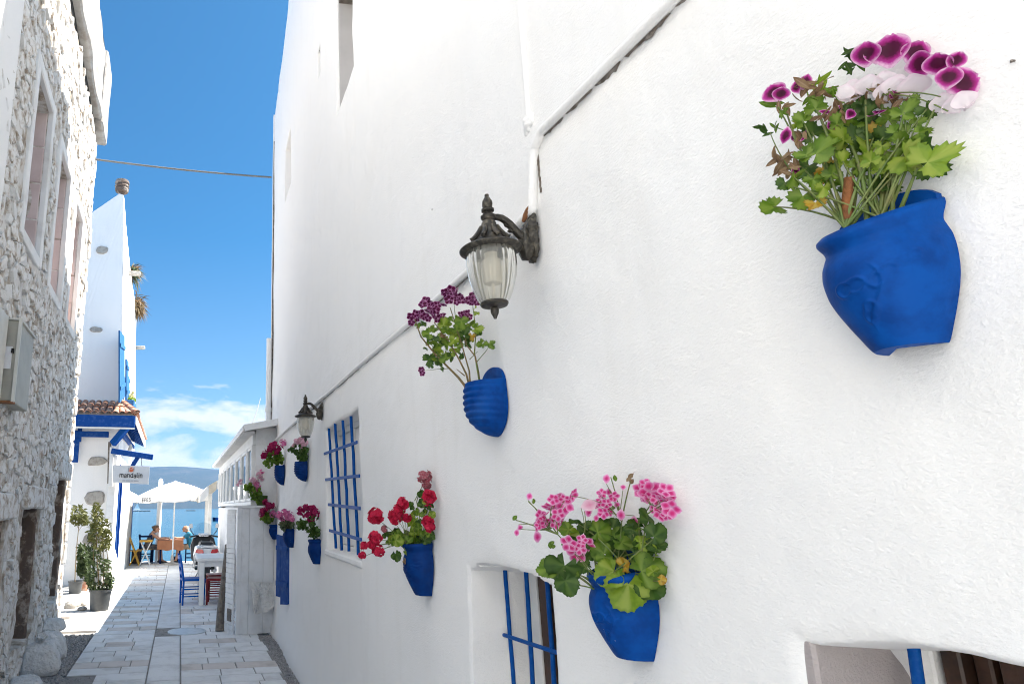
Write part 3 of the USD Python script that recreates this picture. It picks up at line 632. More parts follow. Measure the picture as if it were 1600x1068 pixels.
# ---- wall lanterns (built at the wall's own frame: x out of the wall, z up)
wall_rot = math.atan2(RNRM[1], RNRM[0])
def lantern(label, loc, rotz, glass_clear):
    t = Thing('wall_lantern', label, 'wall lamp', loc, rotz, group=None)
    q = .165; A = lambda n, m, mt, sm=45, **k: t.add(n, m, mt, smooth=sm, local=True, **k)
    A('roof', lathe([(.0, .062), (.019, .060), (.025, .050), (.028, .030), (.035, .010), (.048, -.010), (.062, -.027), (.084, -.040), (.103, -.046), (.107, -.050), (.106, -.054), (.100, -.058), (.087, -.063), (.080, -.058), (.04, -.05), (0, -.05)], 40, centre=(q, 0, 0)), 'bronze_iron')
    for k in range(8):      # leaf scrolls round the dome
        an = k * PI / 4; c, s = math.cos(an), math.sin(an)
        pts = [(q + c * r, s * r, z) for r, z in ((.030, .036), (.039, .014), (.051, -.004), (.068, -.018), (.073, -.012))]
        A('scroll', tube(pts, [.005, .008, .009, .007, .003], 6), 'bronze_iron')
    A('collar', lathe([(.0, .060), (.020, .062), (.026, .070), (.026, .078), (.018, .083), (.015, .092), (.022, .096), (.022, .104), (.012, .108), (0, .109)], 20, centre=(q, 0, 0)), 'bronze_iron')
    A('finial', lathe([(.0, .108), (.014, .110), (.018, .120), (.017, .132), (.009, .148), (.006, .152), (.008, .157), (.006, .162), (0, .163)], 24, .08, 8, centre=(q, 0, 0)), 'bronze_iron')
    A('glass_shade', lathe([(.078, -.058), (.083, -.085), (.083, -.115), (.078, -.155), (.068, -.195), (.056, -.228), (.046, -.246), (.0435, -.246), (.053, -.227), (.065, -.194), (.075, -.154), (.080, -.115), (.080, -.085), (.075, -.058)], 96, .022, 24, centre=(q, 0, 0)), 'clear_glass', 80)
    A('glass_foot', lathe([(.0, -.242), (.046, -.244), (.048, -.250), (.044, -.257), (.02, -.262), (0, -.262)], 28, centre=(q, 0, 0)), 'bronze_iron')
    A('drop', lathe([(.0, -.258), (.010, -.262), (.014, -.272), (.013, -.283), (.006, -.298), (.005, -.303), (0, -.304)], 20, .08, 8, centre=(q, 0, 0)), 'bronze_iron')
    A('bulb', lathe([(0, -.062), (.022, -.064), (.022, -.088), (.032, -.092), (.033, -.165), (.028, -.176), (0, -.178)], 20, centre=(q, 0, 0)), 'frosted_lamp')
    A('bulb_stem', cat_([tube([(q, 0, -.176), (q, 0, -.244)], .006, 8)]), 'frosted_lamp')
    arm = [(q - .018, 0, .074), (q - .045, 0, .070), (q - .078, 0, .052), (q - .106, 0, .022), (q - .125, 0, .004), (.022, 0, .004)]
    A('arm', tube(bez(arm[0], (q - .05, 0, .085), arm[2], 5).tolist() + arm[3:], [.013, .012, .013, .013, .015, .014, .017, .020, .024][:5 + 3], 8), 'bronze_iron')
    A('arm_scroll', tube([(.085 + .020 * math.cos(a) * (1 - a / 9), 0, .036 + .020 * math.sin(a) * (1 - a / 9)) for a in np.linspace(.5, 5.5, 14)], .008, 6), 'bronze_iron')
    bp = hull([(x, y, z) for x, y, z in [(.002, .030, .085), (.002, -.030, .085), (.002, .043, .03), (.002, -.043, .03), (.002, .030, -.075), (.002, -.030, -.075), (.002, 0, -.09), (.002, 0, .1), (.022, .018, .06), (.022, -.018, .06), (.030, .020, -.02), (.030, -.020, -.02), (.020, 0, -.07)]])
    bp = bp.subdivide_to_size(.012); wavy(bp, .010, 55, 2); A('backplate', bp, 'bronze_iron', 60)
    A('back_leaf', wavy(lathe([(0, -.07), (.018, -.06), (.028, -.035), (.030, -.01), (.022, .02), (.012, .05), (0, .06)], 18, .14, 6, centre=(.028, 0, -.015)), .004, 60, 4), 'bronze_iron')
    return t
lantern('fluted glass wall lantern in dark bronze above the shell shaped flowerpot, nearest one', RW(1.985, 2.735, .012), wall_rot, True)
lantern('smaller looking bronze wall lantern over the barred window corner, farther down the alley', RW(6.13, 2.72, .012), wall_rot, True)

# ---- flowerpots
VASE = [(0, .53), (.015, .555), (.12, .67), (.25, .80), (.38, .91), (.5, .975), (.63, 1.0), (.72, .985), (.80, .93), (.845, .90), (.88, .915), (.925, .965), (.965, .995), (.99, .99), (1, .97)]
SHELL = [(0, .02), (.012, .16), (.05, .36), (.12, .56), (.22, .76), (.34, .90), (.48, .985), (.62, 1.01), (.76, 1.0), (.88, .98), (1, .96)]
def wall_pot(t, s0, z0, z1, a, b, tilt, prof, kind='vase', mat='pot_blue', seed=0, back_top=.03):
    prof = np.array(prof)
    us = np.unique(np.concatenate([[0, .015], np.linspace(0.03, 1, 110)])); ks = PchipInterpolator(prof[:, 0], prof[:, 1])(us); n = 120 if seed < 4 else 40
    ph = np.linspace(0, PI, n); U, PH = np.meshgrid(us, ph, indexing='ij'); K = ks[:, None]
    if kind == 'shell':
        rip = .028 * np.sin(U * 52 + 1.5 * np.cos(PH * 2 + .4)) * np.clip(U * 6, 0, 1) * np.clip((.97 - U) * 16, 0, 1) * np.sin(PH) ** .5
    else:    # a leafy relief low on the far side
        q = np.cos(PH) * -1; cx, cy = -q * 1.0, U
        rip = np.zeros_like(U)
        for (pc, uc, rad, ph0) in ((1.50, .50, .12, .3), (.98, .53, .10, 1.2), (1.35, .27, .09, 2.0), (.62, .62, .07, .6)):
            dx, dy = (PH - pc) * .45, (U - uc); rr = np.hypot(dx, dy); an = np.arctan2(dy, dx)
            rip += .030 * np.exp(-((rr - rad * (.7 + .3 * np.cos(2 * an + ph0))) / .017) ** 2)
        stem = np.exp(-((PH - (1.22 + .22 * np.sin(U * 8 + .6))) * .45 / .014) ** 2) * np.clip((U - .10) * 12, 0, 1) * np.clip((.68 - U) * 12, 0, 1)
        rip = (np.minimum(rip, .035) + .030 * stem) * np.sin(PH) ** .6
    wob = (meshkit.fbm(np.stack([U * 3, PH * 1.5, 0 * U + seed], -1), 3, seed) - .5) * .03
    D = b * K * np.sin(PH) ** .9 * (1 + rip + wob) + .0035; S = s0 - a * K * np.cos(PH) * (1 + rip * .8 + wob * .5)
    Z = z0 + (z1 - z0) * U - tilt * U * D
    out = np.stack([RW(0, 0)[0] + 0 * S, 0 * S, 0 * S], -1)
    def place(S, Z, D): return RNRM * (ROFF + D)[..., None] + RDIR * S[..., None] + np.array([0, 0, 1.0]) * Z[..., None]
    P = place(S, Z, D)
    th = .008
    Si, Zi, Di = [], [], []
    for u_ in (1.0, .97, .9, .8, .74):
        kk = np.interp(u_, prof[:, 0], prof[:, 1]) if kind == 'vase' else np.interp(u_, prof[:, 0], prof[:, 1])
        kk = min(kk, 1.0 if u_ > .95 else .92)
        aa, bb = a * kk - th, b * kk - th; d = bb * np.sin(ph) ** .9 + .0035 + (.004 if u_ < 1 else .004); Di.append(d); Si.append(s0 - aa * np.cos(ph)); Zi.append(z0 + (z1 - z0) * u_ - tilt * u_ * d + (.004 if u_ == 1.0 else 0))
    Pi = place(np.array(Si), np.array(Zi), np.array(Di))
    full = np.concatenate([P, Pi]); t.add('pot', grid(full, flip=False) if np.dot(np.cross(P[60, n // 2 + 1] - P[60, n // 2], P[61, n // 2] - P[60, n // 2]), RNRM) < 0 else grid(full, flip=True), mat, smooth=35)
    bt = place(S[0][None], Z[0][None], D[0][None])[0]; c = bt.mean(0); t.add('pot_base', trimesh.Trimesh(np.vstack([bt, c]), [(i, i + 1, n) for i in range(n - 1)], process=False), mat)
    # flat back rising above the rim in an arc
    sb = np.linspace(s0 - a * ks[-1] * .99, s0 + a * ks[-1] * .99, 17); top = z1 + back_top * np.clip(1 - ((sb - s0) / (a * ks[-1])) ** 2, 0, 1) ** .5
    pl = [(x, z) for x, z in zip(sb, top)] + [(x, z1 - .02) for x in sb[::-1]]
    m = prism(Polygon(pl), .011); m.apply_transform(frame_T(RW(0, 0, .0045), RDIR, (0, 0, 1), RNRM)); t.add('pot_back', m, mat, smooth=40)
    so = Pi[-1]; cs = so.mean(0); t.add('soil', trimesh.Trimesh(np.vstack([so, cs + (0, 0, .012)]), [(i + 1, i, n) for i in range(n - 1)] + [(0, n - 1, n)], process=False), 'soil')
POTS = {1: (.853, 2.052, 2.283, .086, .117, .30, VASE, 'vase'), 2: (1.652, 1.420, 1.646, .095, .118, .22, VASE, 'vase'), 3: (2.385, 2.072, 2.288, .104, .126, .04, SHELL, 'shell'), 4: (3.285, 1.372, 1.628, .10, .122, .10, VASE, 'vase'),
        5: (6.385, 1.272, 1.496, .10, .110, .0, VASE, 'vase'), 6: (8.225, 1.320, 1.540, .10, .130, .0, VASE, 'vase'), 7: (10.0, 1.335, 1.545, .10, .120, .0, VASE, 'vase'), 8: (7.18, 2.085, 2.30, .10, .135, .0, SHELL, 'shell'), 9: (9.2, 2.11, 2.385, .10, .135, .0, SHELL, 'shell')}
PLABEL = {1: 'big blue wall pot at the upper right with purple and white blossoms and faded heads', 2: 'blue clay wall pot by the low window with pink geraniums and broad yellowing leaves', 3: 'blue ribbed shell shaped wall pot below the near lantern with dark purple blossoms',
          4: 'blue wall pot right of the barred window with red geraniums on long stalks', 5: 'blue wall pot just left of the barred window with magenta heads, lower row', 6: 'blue wall pot of pink blossoms overlapping the blue plank shutter', 7: 'blue wall pot with dark red and pink heads, farthest in the lower row',
          8: 'rounded blue wall pot of pale pink blossoms under the farther lantern', 9: 'rounded blue wall pot of magenta heads at the far upper end of the row'}
PT = {}
for k, v in POTS.items():
    PT[k] = Thing('flowerpot', PLABEL[k], 'flowerpot', RW(v[0], v[1]), 0, group='blue flowerpots hung on the white wall')
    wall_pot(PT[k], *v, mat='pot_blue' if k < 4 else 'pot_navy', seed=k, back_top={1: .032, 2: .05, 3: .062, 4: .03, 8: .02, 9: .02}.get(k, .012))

for pl in (((491, -20), (494, 20), (496, 40), (500, 60), (501, 66)), ((499, 66), (497, 74), (499, 80))):
    q = [rw_px(x, y, .004) for x, y in pl]; house.add('hairline_crack', tube(q, .004, 5), 'crack_brown')
for x, y in ((1583, 95), (676, 327), (803, 86), (1012, 13)):
    P = rw_px(x, y, .002); house.add('nail', tube([P - RNRM * .01, P + RNRM * .003, P + RNRM * .004 - (0, 0, .003)], .0006 * np.linalg.norm(P - CAM) + .0008, 6), 'crack_brown')

# ================================================================== PLANTS
def radial(name, ramp, rough=.55, transl=.35, noise=.12):
    MAT[name] = usdkit.material(stage, f'/World/Looks/{name}', {
        'uv': ('uvmap', {'attribute': 'st'}), 's': ('separate_xyz', {}), 'g': ('geometry', {}), 'n': ('noise_texture', {'scale': 220.0, 'detail': 3.0}),
        'm': ('math', {'math_type': 'multiply_add', 'value2': noise * 2, 'value3': -noise}), 'a': ('math', {'math_type': 'add'}),
        'r': ('rgb_ramp', {'ramp': ramp}), 'p': ('principled_bsdf', {'roughness': rough, 'specular_ior_level': .3}), 't': ('translucent_bsdf', {}), 'mix': ('mix_closure', {'fac': transl})},
        [('uv.UV', 's.vector'), ('g.position', 'n.vector'), ('n.fac', 'm.value1'), ('s.y', 'a.value1'), ('m.value', 'a.value2'), ('a.value', 'r.fac'), ('r.color', 'p.base_color'), ('r.color', 't.color'), ('p.BSDF', 'mix.closure1'), ('t.BSDF', 'mix.closure2')], surface='mix.closure')
def leafmat(name, c, c2, vein, edge=None):
    edge = edge or c2
    MAT[name] = usdkit.material(stage, f'/World/Looks/{name}', {
        'uv': ('uvmap', {'attribute': 'st'}), 's': ('separate_xyz', {}), 'g': ('geometry', {}), 'n': ('noise_texture', {'scale': 60.0, 'detail': 4.0}),
        'r': ('rgb_ramp', {'ramp': [(0, c), (.42, c), (.62, c2), (1, c2)]}), 'rv': ('rgb_ramp', {'ramp': [(0, (1, 1, 1)), (.10, (.55,) * 3), (.22, (0, 0, 0)), (1, (0, 0, 0))]}),
        're': ('rgb_ramp', {'ramp': [(0, (0, 0, 0)), (.86, (0, 0, 0)), (1, (.8,) * 3)]}), 'mv': ('mix_color', {'b': vein}), 'me': ('mix_color', {'b': edge}),
        'bn': ('noise_texture', {'scale': 160.0, 'detail': 3.0}), 'b': ('bump', {'strength': .4, 'distance': .002}),
        'p': ('principled_bsdf', {'roughness': .48, 'specular_ior_level': .4}), 't': ('translucent_bsdf', {}), 'mix': ('mix_closure', {'fac': .38})},
        [('uv.UV', 's.vector'), ('g.position', 'n.vector'), ('g.position', 'bn.vector'), ('n.fac', 'r.fac'), ('s.x', 'rv.fac'), ('s.y', 're.fac'), ('r.color', 'mv.a'), ('rv.color', 'mv.fac'), ('mv.result', 'me.a'), ('re.color', 'me.fac'),
         ('bn.fac', 'b.height'), ('b.normal', 'p.normal'), ('me.result', 'p.base_color'), ('me.result', 't.color'), ('p.BSDF', 'mix.closure1'), ('t.BSDF', 'mix.closure2')], surface='mix.closure')
leafmat('leaf_green', (.115, .215, .016), (.085, .165, .012), (.21, .31, .045))
leafmat('leaf_dark', (.045, .105, .014), (.034, .08, .012), (.09, .16, .03))
leafmat('leaf_lime', (.22, .33, .022), (.16, .27, .018), (.34, .42, .07))
leafmat('leaf_yellow', (.52, .33, .025), (.42, .22, .02), (.55, .40, .08), (.25, .11, .03))
leafmat('leaf_dry', (.26, .17, .085), (.19, .11, .06), (.34, .24, .14))
leafmat('leaf_grey', (.11, .145, .075), (.08, .11, .055), (.16, .19, .10))
radial('petal_regal', [(0, (.055, .002, .022)), (.42, (.075, .002, .035)), (.56, (.26, .006, .13)), (.76, (.44, .03, .28)), (.9, (.66, .26, .52)), (1, (.76, .50, .66))])
radial('petal_white', [(0, (.86, .80, .83)), (.7, (.86, .79, .82)), (1, (.84, .72, .78))])
radial('petal_pink', [(0, (.58, .01, .14)), (.30, (.62, .03, .20)), (.52, (.70, .12, .36)), (.75, (.78, .30, .55)), (1, (.84, .52, .70))], noise=.08)
radial('petal_darkpurple', [(0, (.055, .002, .022)), (.55, (.095, .003, .045)), (.74, (.19, .010, .11)), (.88, (.48, .18, .40)), (1, (.64, .38, .56))], noise=.05)
radial('petal_red', [(0, (.50, .02, .06)), (.4, (.62, .012, .055)), (1, (.66, .03, .10))])
radial('petal_oldpink', [(0, (.45, .20, .20)), (.5, (.42, .06, .10)), (1, (.55, .28, .30))])
radial('petal_magenta', [(0, (.30, .01, .06)), (.5, (.36, .008, .085)), (1, (.46, .03, .15))])
radial('petal_rose', [(0, (.66, .10, .30)), (.5, (.72, .17, .40)), (1, (.80, .34, .54))])
radial('petal_pale', [(0, (.70, .20, .36)), (.45, (.76, .40, .52)), (1, (.82, .62, .68))])
radial('petal_yellow', [(0, (.6, .45, .1)), (.5, (.75, .66, .30)), (1, (.8, .74, .45))])
M('stem_green', (.11, .17, .035), .55, var=25.0, col2=(.16, .16, .05))
M('stem_brown', (.20, .13, .055), .75, var=40.0, col2=(.11, .10, .04), bump=(120, .5, .003))
M('bark_rust', (.24, .085, .022), .8, var=30.0, col2=(.12, .045, .015), bump=(90, .8, .006))

# unit shapes, z = normal, +y = tip, sized about 1 across
def leaf_shape(seed, lobes=7, n=34, deep=.16, serr=.05, cup=.22, ripple=.10):
    rr = np.random.default_rng(seed); th = np.linspace(-2.75, 2.75, n); ang = th
    lob = np.abs(np.cos(th * lobes / 5.5 * PI / 2 * 1.0 + 0)) ** .6
    rad = (.50 * (1 - deep) + .50 * deep * lob) * (1 - .16 * (np.abs(th) / 2.75) ** 2)
    rad *= 1 + serr * np.where(np.arange(n) % 2, 1, -1) + rr.normal(0, .02, n)
    V, UV = [], []
    V.append((0, -.10, 0)); UV.append((0, 0))
    vein = 1 - lob
    for k in (.35, .7, 1.0):
        for i in range(n):
            r = rad[i] * k; x, y = r * math.sin(ang[i]), r * math.cos(ang[i]) - .10 * (1 - k)
            z = cup * (r * 2) ** 2 * .5 + ripple * k * k * math.sin(th[i] * lobes / 5.5 * PI + seed) * .5 - .03 * lob[i] * k
            V.append((x, y, z)); UV.append((float(1 - lob[i]) * .9 + .02, k))
    F = [(0, 1 + i + 1, 1 + i) for i in range(n - 1)]
    for k in range(2):
        for i in range(n - 1):
            a = 1 + k * n + i; F += [(a, a + 1, a + 1 + n), (a, a + 1 + n, a + n)]
    V = np.array(V); bend = rr.uniform(-.5, .35); V[:, 2] -= bend * np.abs(V[:, 1]) * V[:, 1]
    return V, np.array(F), np.array(UV)
def blade_shape(seed):   # narrow pointed leaf
    rr = np.random.default_rng(seed); V, UV, F = [], [], []
    for i, (w, y) in enumerate(((.02, -.5), (.13, -.25), (.17, .0), (.11, .3), (.01, .5))):
        for q in (-1, 0, 1): V.append((w * q, y, .05 * abs(q) - .25 * y * y)); UV.append((abs(q) * .8 + .02, (y + .5)))
    for i in range(4):
        for q in range(2): a = i * 3 + q; F += [(a, a + 1, a + 4), (a, a + 4, a + 3)]
    return np.array(V), np.array(F), np.array(UV)
def petal_shape(seed, wide=.8, curl=.25, n=5, m=5):
    rr = np.random.default_rng(seed); V, UV = [], []
    for i in range(n + 1):
        v = i / n; w = wide * .5 * ((.14 + .86 * math.sin(v / .6 * PI / 2)) if v <= .6 else math.sqrt(max(0, 1 - ((v - .6) / .425) ** 2)))
        for j in range(m):
            q = j / (m - 1) * 2 - 1; y = v - .05 * q * q * v + .025 * math.sin(q * 8 + seed) * v
            V.append((w * q, y, -curl * v * v + .12 * q * q * v + .05 * math.sin(q * 6 + seed) * v * v + rr.normal(0, .010))); UV.append((q * .5 + .5, min(1.0, math.hypot(q * .92, (v - .55) / .5))))
    F = []
    for i in range(n):
        for j in range(m - 1):
            a = i * m + j; F += [(a, a + 1, a + m + 1), (a, a + m + 1, a + m)]
    return np.array(V), np.array(F), np.array(UV)
def rosette(seed, petals=5, open_=.5, wide=.85, n=3, m=3, double=False):
    """A blossom about 1 across facing +z."""
    rr = np.random.default_rng(seed); Vs, Fs, Us, k = [], [], [], 0
    for lay in range(2 if double else 1):
        for i in range(petals):
            v, f, u = petal_shape(seed * 7 + i, wide, .25, n, m); v = v * (.52 - .16 * lay); a = 2 * PI * i / petals + lay * .6 + rr.normal(0, .08); tl = open_ + lay * .45 + rr.normal(0, .10)
            y, z = v[:, 1] * math.cos(tl) - v[:, 2] * math.sin(tl), v[:, 1] * math.sin(tl) + v[:, 2] * math.cos(tl)
            x = v[:, 0]; v = np.stack([x * math.cos(a) - y * math.sin(a), x * math.sin(a) + y * math.cos(a), z], 1)
            Vs.append(v); Fs.append(f + k); Us.append(u); k += len(v)
    return np.vstack(Vs), np.vstack(Fs), np.vstack(Us)
def head(seed, nb=14, flat=.8, bs=.55, petals=5):
    """A round flower head about 1 across made of small blossoms."""
    rr = np.random.default_rng(seed); Vs, Fs, Us, k = [], [], [], 0
    for i in range(nb):
        z = 1 - (i % (nb - nb // 4) + .2) / (nb - nb // 4) * 1.5; a = i * 2.39996 + rr.normal(0, .15); r = math.sqrt(max(0, 1 - z * z)); nrm = np.array([r * math.cos(a), r * math.sin(a), z]) + rr.normal(0, .26, 3); nrm /= np.linalg.norm(nrm)
        v, f, u = rosette(seed * 31 + i, petals, rr.uniform(.15, .75), .95, 3, 3); x = np.cross(nrm, rr.normal(0, 1, 3)); x /= np.linalg.norm(x); y = np.cross(nrm, x)
        c = nrm * .37 * (rr.uniform(.7, 1.15) if i < nb - nb // 4 else .4); v = (v[:, :1] * x + v[:, 1:2] * y + v[:, 2:] * nrm) * bs * rr.uniform(.8, 1.15) + c * np.array([1, 1, flat])
        Vs.append(v); Fs.append(f + k); Us.append(u); k += len(v)
    return np.vstack(Vs), np.vstack(Fs), np.vstack(Us)

class Plant:
    """Places leaves, petals and stems of one plant; positions are points of the picture put at the plant's own distance, each a little nearer or farther."""
    def __init__(self, thing, centre, name='plant', seed=0, spread=.05, xf=None, wall=True):
        self.t = thing; self.c = np.asarray(centre, float); self.r = np.random.default_rng(seed); self.spread = spread; self.seed = seed; self.k = seed * 1000
        self.path = thing.group_part(name); self.xf = xf or (lambda x, y: (x, y)); self.wall = wall
        v = self.c - CAM; v[2] = 0; self.n = v / np.linalg.norm(v); self.scale = xf(1, 0)[0] - xf(0, 0)[0] if xf else 1.0
    def at(self, x, y, dep=None):
        x, y = self.xf(x, y); d = self.r.uniform(-1, 1) * self.spread if dep is None else dep
        P = on_plane(x, y, self.c + self.n * d, self.n)
        if self.wall:
            dist = P @ RNRM - ROFF
            if dist < .022:
                dr = ray(x, y); den = dr @ RNRM; P = CAM + dr * ((ROFF + .022 + .02 * self.r.random()) / den)
        return P
    def px(self, P): return float((P - CAM) @ FWD) / FPX * self.scale
    def frame(self, P, roll, tilt, face=None):
        w = CAM - P; w /= np.linalg.norm(w)
        n = w + self.r.normal(0, 1, 3) * tilt + (0 if face is None else np.asarray(face)); n /= np.linalg.norm(n)
        u = UP * math.cos(math.radians(roll)) + RT * math.sin(math.radians(roll)); u = u - n * (u @ n); u /= np.linalg.norm(u)
        return frame_T(P, np.cross(u, n), u, n)
    def put(self, name, shape, P, size, mat, roll=0, tilt=.3, face=None, smooth=True, sq=(1, 1, 1)):
        v, f, u = shape; T = self.frame(P, roll, tilt, face); v = (v * np.asarray(sq) * size) @ T[:3, :3].T + P
        if self.wall:
            d = v @ RNRM - ROFF; lo = d.min()
            if lo < .006: v = v + RNRM * (.006 - lo)
        return self.t.add(name, (v, f), mat, smooth=smooth, parent=self.path, uv=u)
    def leaf(self, x, y, size, mat='leaf_green', roll=None, tilt=.45, shape=None, dep=None, face=(0, 0, .25)):
        self.k += 1; P = self.at(x, y, dep); sh = shape or leaf_shape(self.k)
        self.put('leaf', sh, P, size * self.px(P), mat, self.r.uniform(-180, 180) if roll is None else roll, tilt, face); return P
    def stem(self, pts, r0, r1=None, mat='stem_green', name='stem', sides=6):
        n = len(pts); self.t.add(name, tube(pts, np.linspace(r0, r1 or r0 * .6, n), sides), mat, smooth=60, parent=self.path)
    def arc(self, A, B, r0, r1=None, mat='stem_green', sag=.25, side=0.0):
        A, B = np.asarray(A), np.asarray(B); L = np.linalg.norm(B - A); mid = (A + B) / 2 + np.array([0, 0, 1]) * L * sag * .5 + self.r.normal(0, .06, 3) * L
        pts = bez(A, mid, B, 7)
        if self.wall:
            d = pts @ RNRM - ROFF; pts = pts + RNRM * np.clip(.008 - d, 0, None)[:, None]
        self.stem(pts, r0, r1, mat)

# ---- pot 1: regal pelargonium with purple and white petals, faded heads
v = POTS[1]; P1 = Plant(PT[1], RW(v[0], v[2], .062), 'pelargonium', 1, .035, lambda x, y: (1150 + x / 1.978, 40 + y / 1.978))
def sharp(k): return leaf_shape(k, 5, 34, .55, .10, .22, .20)
base1 = [P1.at(x, y, d) - (0, 0, .02) for x, y, d in ((352, 585, .0), (400, 572, .01), (440, 560, -.01), (480, 556, .0), (330, 592, -.01), (510, 552, .02))]
L1 = '''115 560 75 g -100|205 535 78 g 190|150 490 50 d 200|245 552 55 y 180|270 447 72 y 150|258 388 105 g 60|300 372 80 l -20|375 347 88 d 70|385 437 62 g 90|440 378 105 l -70|430 335 62 y 10|520 362 78 g 60|540 412 105 l 120|608 414 118 l 80|568 378 80 d 60|600 440 78 d 100|590 258 55 d 140|572 330 46 g 60|396 270 78 d -80|470 285 56 g 10|520 268 66 g 40|545 237 42 g 30|235 330 66 d -30|312 300 50 g 20|205 292 52 g -50|246 250 62 g 0|330 420 60 l 0|215 442 66 d -120|180 470 62 g 160|470 500 60 d 10|445 442 46 l 30|480 425 56 g -30|430 505 66 d 0|270 505 50 l -150|360 395 60 g 10|330 350 70 l -60|410 300 60 d 20|500 330 60 g 80|560 300 40 g 60|295 330 60 g -10|455 345 60 d -40|500 440 55 y 60|345 505 50 d 30|240 480 55 g 170|300 455 55 g 30|415 415 50 l -20|530 380 60 g 90|210 400 50 g -70'''
mk = {'g': 'leaf_green', 'd': 'leaf_dark', 'l': 'leaf_lime', 'y': 'leaf_yellow', 'b': 'leaf_dry', 's': 'leaf_grey'}
for i, s in enumerate(L1.split('|')):
    q = s.split(); P = P1.leaf(float(q[0]), float(q[1]), float(q[2]) * 1.2, mk[q[3]], float(q[4]), .42, sharp(100 + i))
    if i % 2 == 0: P1.arc(base1[i % 6], P, .0022, .0012, sag=.15)
for x0, y0, x1, y1, r0, mt in ((400, 575, 335, 330, .0042, 'stem_green'), (440, 560, 445, 200, .0038, 'stem_green'), (478, 555, 525, 250, .0034, 'stem_green'), (352, 585, 240, 240, .0034, 'stem_green'), (500, 550, 560, 440, .0036, 'stem_green'), (335, 590, 180, 470, .0026, 'stem_green'), (330, 590, 150, 250, .0026, 'stem_green'), (420, 560, 400, 230, .003, 'stem_green'), (470, 550, 640, 210, .0024, 'stem_green'), (340, 560, 205, 440, .0024, 'stem_green'), (455, 560, 500, 400, .0034, 'stem_green'), (180, 330, 120, 230, .0016, 'stem_green'), (170, 430, 105, 330, .0014, 'stem_green')):
    P1.arc(P1.at(x0, y0, .0) - (0, 0, .015), P1.at(x1, y1, .0), r0, r0 * .5, mt, .05)
P1.stem([P1.at(348, 600, -.005), P1.at(344, 540, -.005), P1.at(350, 470, -.01)], .0085, .0075, 'bark_rust', 'dry_stump', 9)
for x, y, w, h, roll, mt in ((360, 165, 85, 80, 175, 'w'), (415, 150, 85, 70, 190, 'w'), (482, 160, 100, 80, 180, 'w'), (548, 150, 90, 80, 170, 'w'), (510, 150, 80, 75, 200, 'w'), (672, 215, 85, 80, 165, 'w'), (645, 205, 70, 75, 195, 'w'), (455, 140, 70, 70, 170, 'w'), (690, 205, 70, 60, 150, 'w'), (345, 180, 60, 50, 200, 'w'),
                          (403, 130, 66, 72, 0, 'p'), (437, 120, 55, 60, -10, 'p'), (476, 132, 88, 96, 3, 'p'), (530, 118, 66, 62, 35, 'p'), (527, 135, 76, 62, 60, 'p'), (632, 155, 66, 70, 0, 'p'), (662, 140, 48, 52, 18, 'p'), (648, 200, 60, 66, 10, 'p'), (655, 202, 88, 72, 68, 'p'), (135, 232, 60, 54, -35, 'p'), (130, 235, 44, 40, 15, 'p')):
    Pt = P1.at(x, y, -.03 if mt == 'p' else -.026); P1.k += 1
    P1.put('petal', petal_shape(P1.k, 1.05, .10 if mt == 'p' else .25, 12, 11), Pt, h * (1.05 if mt == 'p' else .86) * P1.px(Pt), 'petal_regal' if mt == 'p' else 'petal_white', roll, .16, None, True, (w / h, 1, 1))
for x, y in ((403, 165), (476, 165), (632, 190), (655, 235), (520, 170)): P1.arc(P1.at(445, 215, -.01), P1.at(x, y + 30, -.02), .0012, .0010, sag=.1)
def bud(x, y, size, mat, roll, n=5, dep=None):
    """Pointed sepals or withered petals in a tuft."""
    P = P1.at(x, y, dep)
    for i in range(n): P1.k += 1; P1.put('sepal', blade_shape(P1.k), P + P1.r.normal(0, size * .22, 3) * P1.px(P), size * P1.r.uniform(.6, 1.1) * P1.px(P), mat, roll + P1.r.uniform(-65, 65), .5)
for x, y, s, m_, r_ in ((350, 100, 60, 'leaf_dark', -70), (345, 130, 45, 'leaf_dark', -80), (95, 325, 40, 'leaf_dark', -40), (122, 318, 36, 'leaf_green', 10), (112, 238, 48, 'leaf_green', -90), (405, 185, 62, 'leaf_dark', 0), (240, 190, 66, 'leaf_lime', 0), (250, 235, 50, 'leaf_green', 10), (300, 205, 36, 'leaf_green', 10), (385, 205, 50, 'leaf_dry', 180), (440, 215, 56, 'leaf_dry', 160), (495, 240, 56, 'leaf_dry', 190), (470, 230, 40, 'leaf_dry', 100), (265, 205, 56, 'leaf_dry', 60), (215, 190, 60, 'leaf_dry', -30), (310, 265, 70, 'leaf_dry', 90), (290, 280, 55, 'leaf_dry', 170), (325, 290, 50, 'leaf_dry', 140), (155, 428, 55, 'leaf_dry', 200), (130, 415, 45, 'leaf_dry', -80), (175, 440, 40, 'leaf_dry', 120), (190, 355, 50, 'leaf_dry', 180), (200, 370, 40, 'leaf_dry', 160), (430, 330, 40, 'leaf_yellow', 0), (155, 240, 40, 'leaf_dry', 30), (145, 260, 36, 'leaf_green', 150)):
    bud(x, y, s, m_, r_, 5)
for i in range(46):   # withered, curled petals in the faded heads
    hx, hy, hr = ((310, 270, 42), (250, 205, 40), (440, 222, 60), (155, 425, 34), (195, 362, 26), (490, 240, 26))[i % 6]; Pt = P1.at(hx + P1.r.normal(0, hr * .5), hy + P1.r.normal(0, hr * .45)); P1.k += 1
    P1.put('petal', petal_shape(P1.k, .5, .9, 4, 4), Pt, P1.r.uniform(18, 36) * P1.px(Pt), 'leaf_dry' if i % 4 else 'petal_regal', P1.r.uniform(-180, 180), .9)
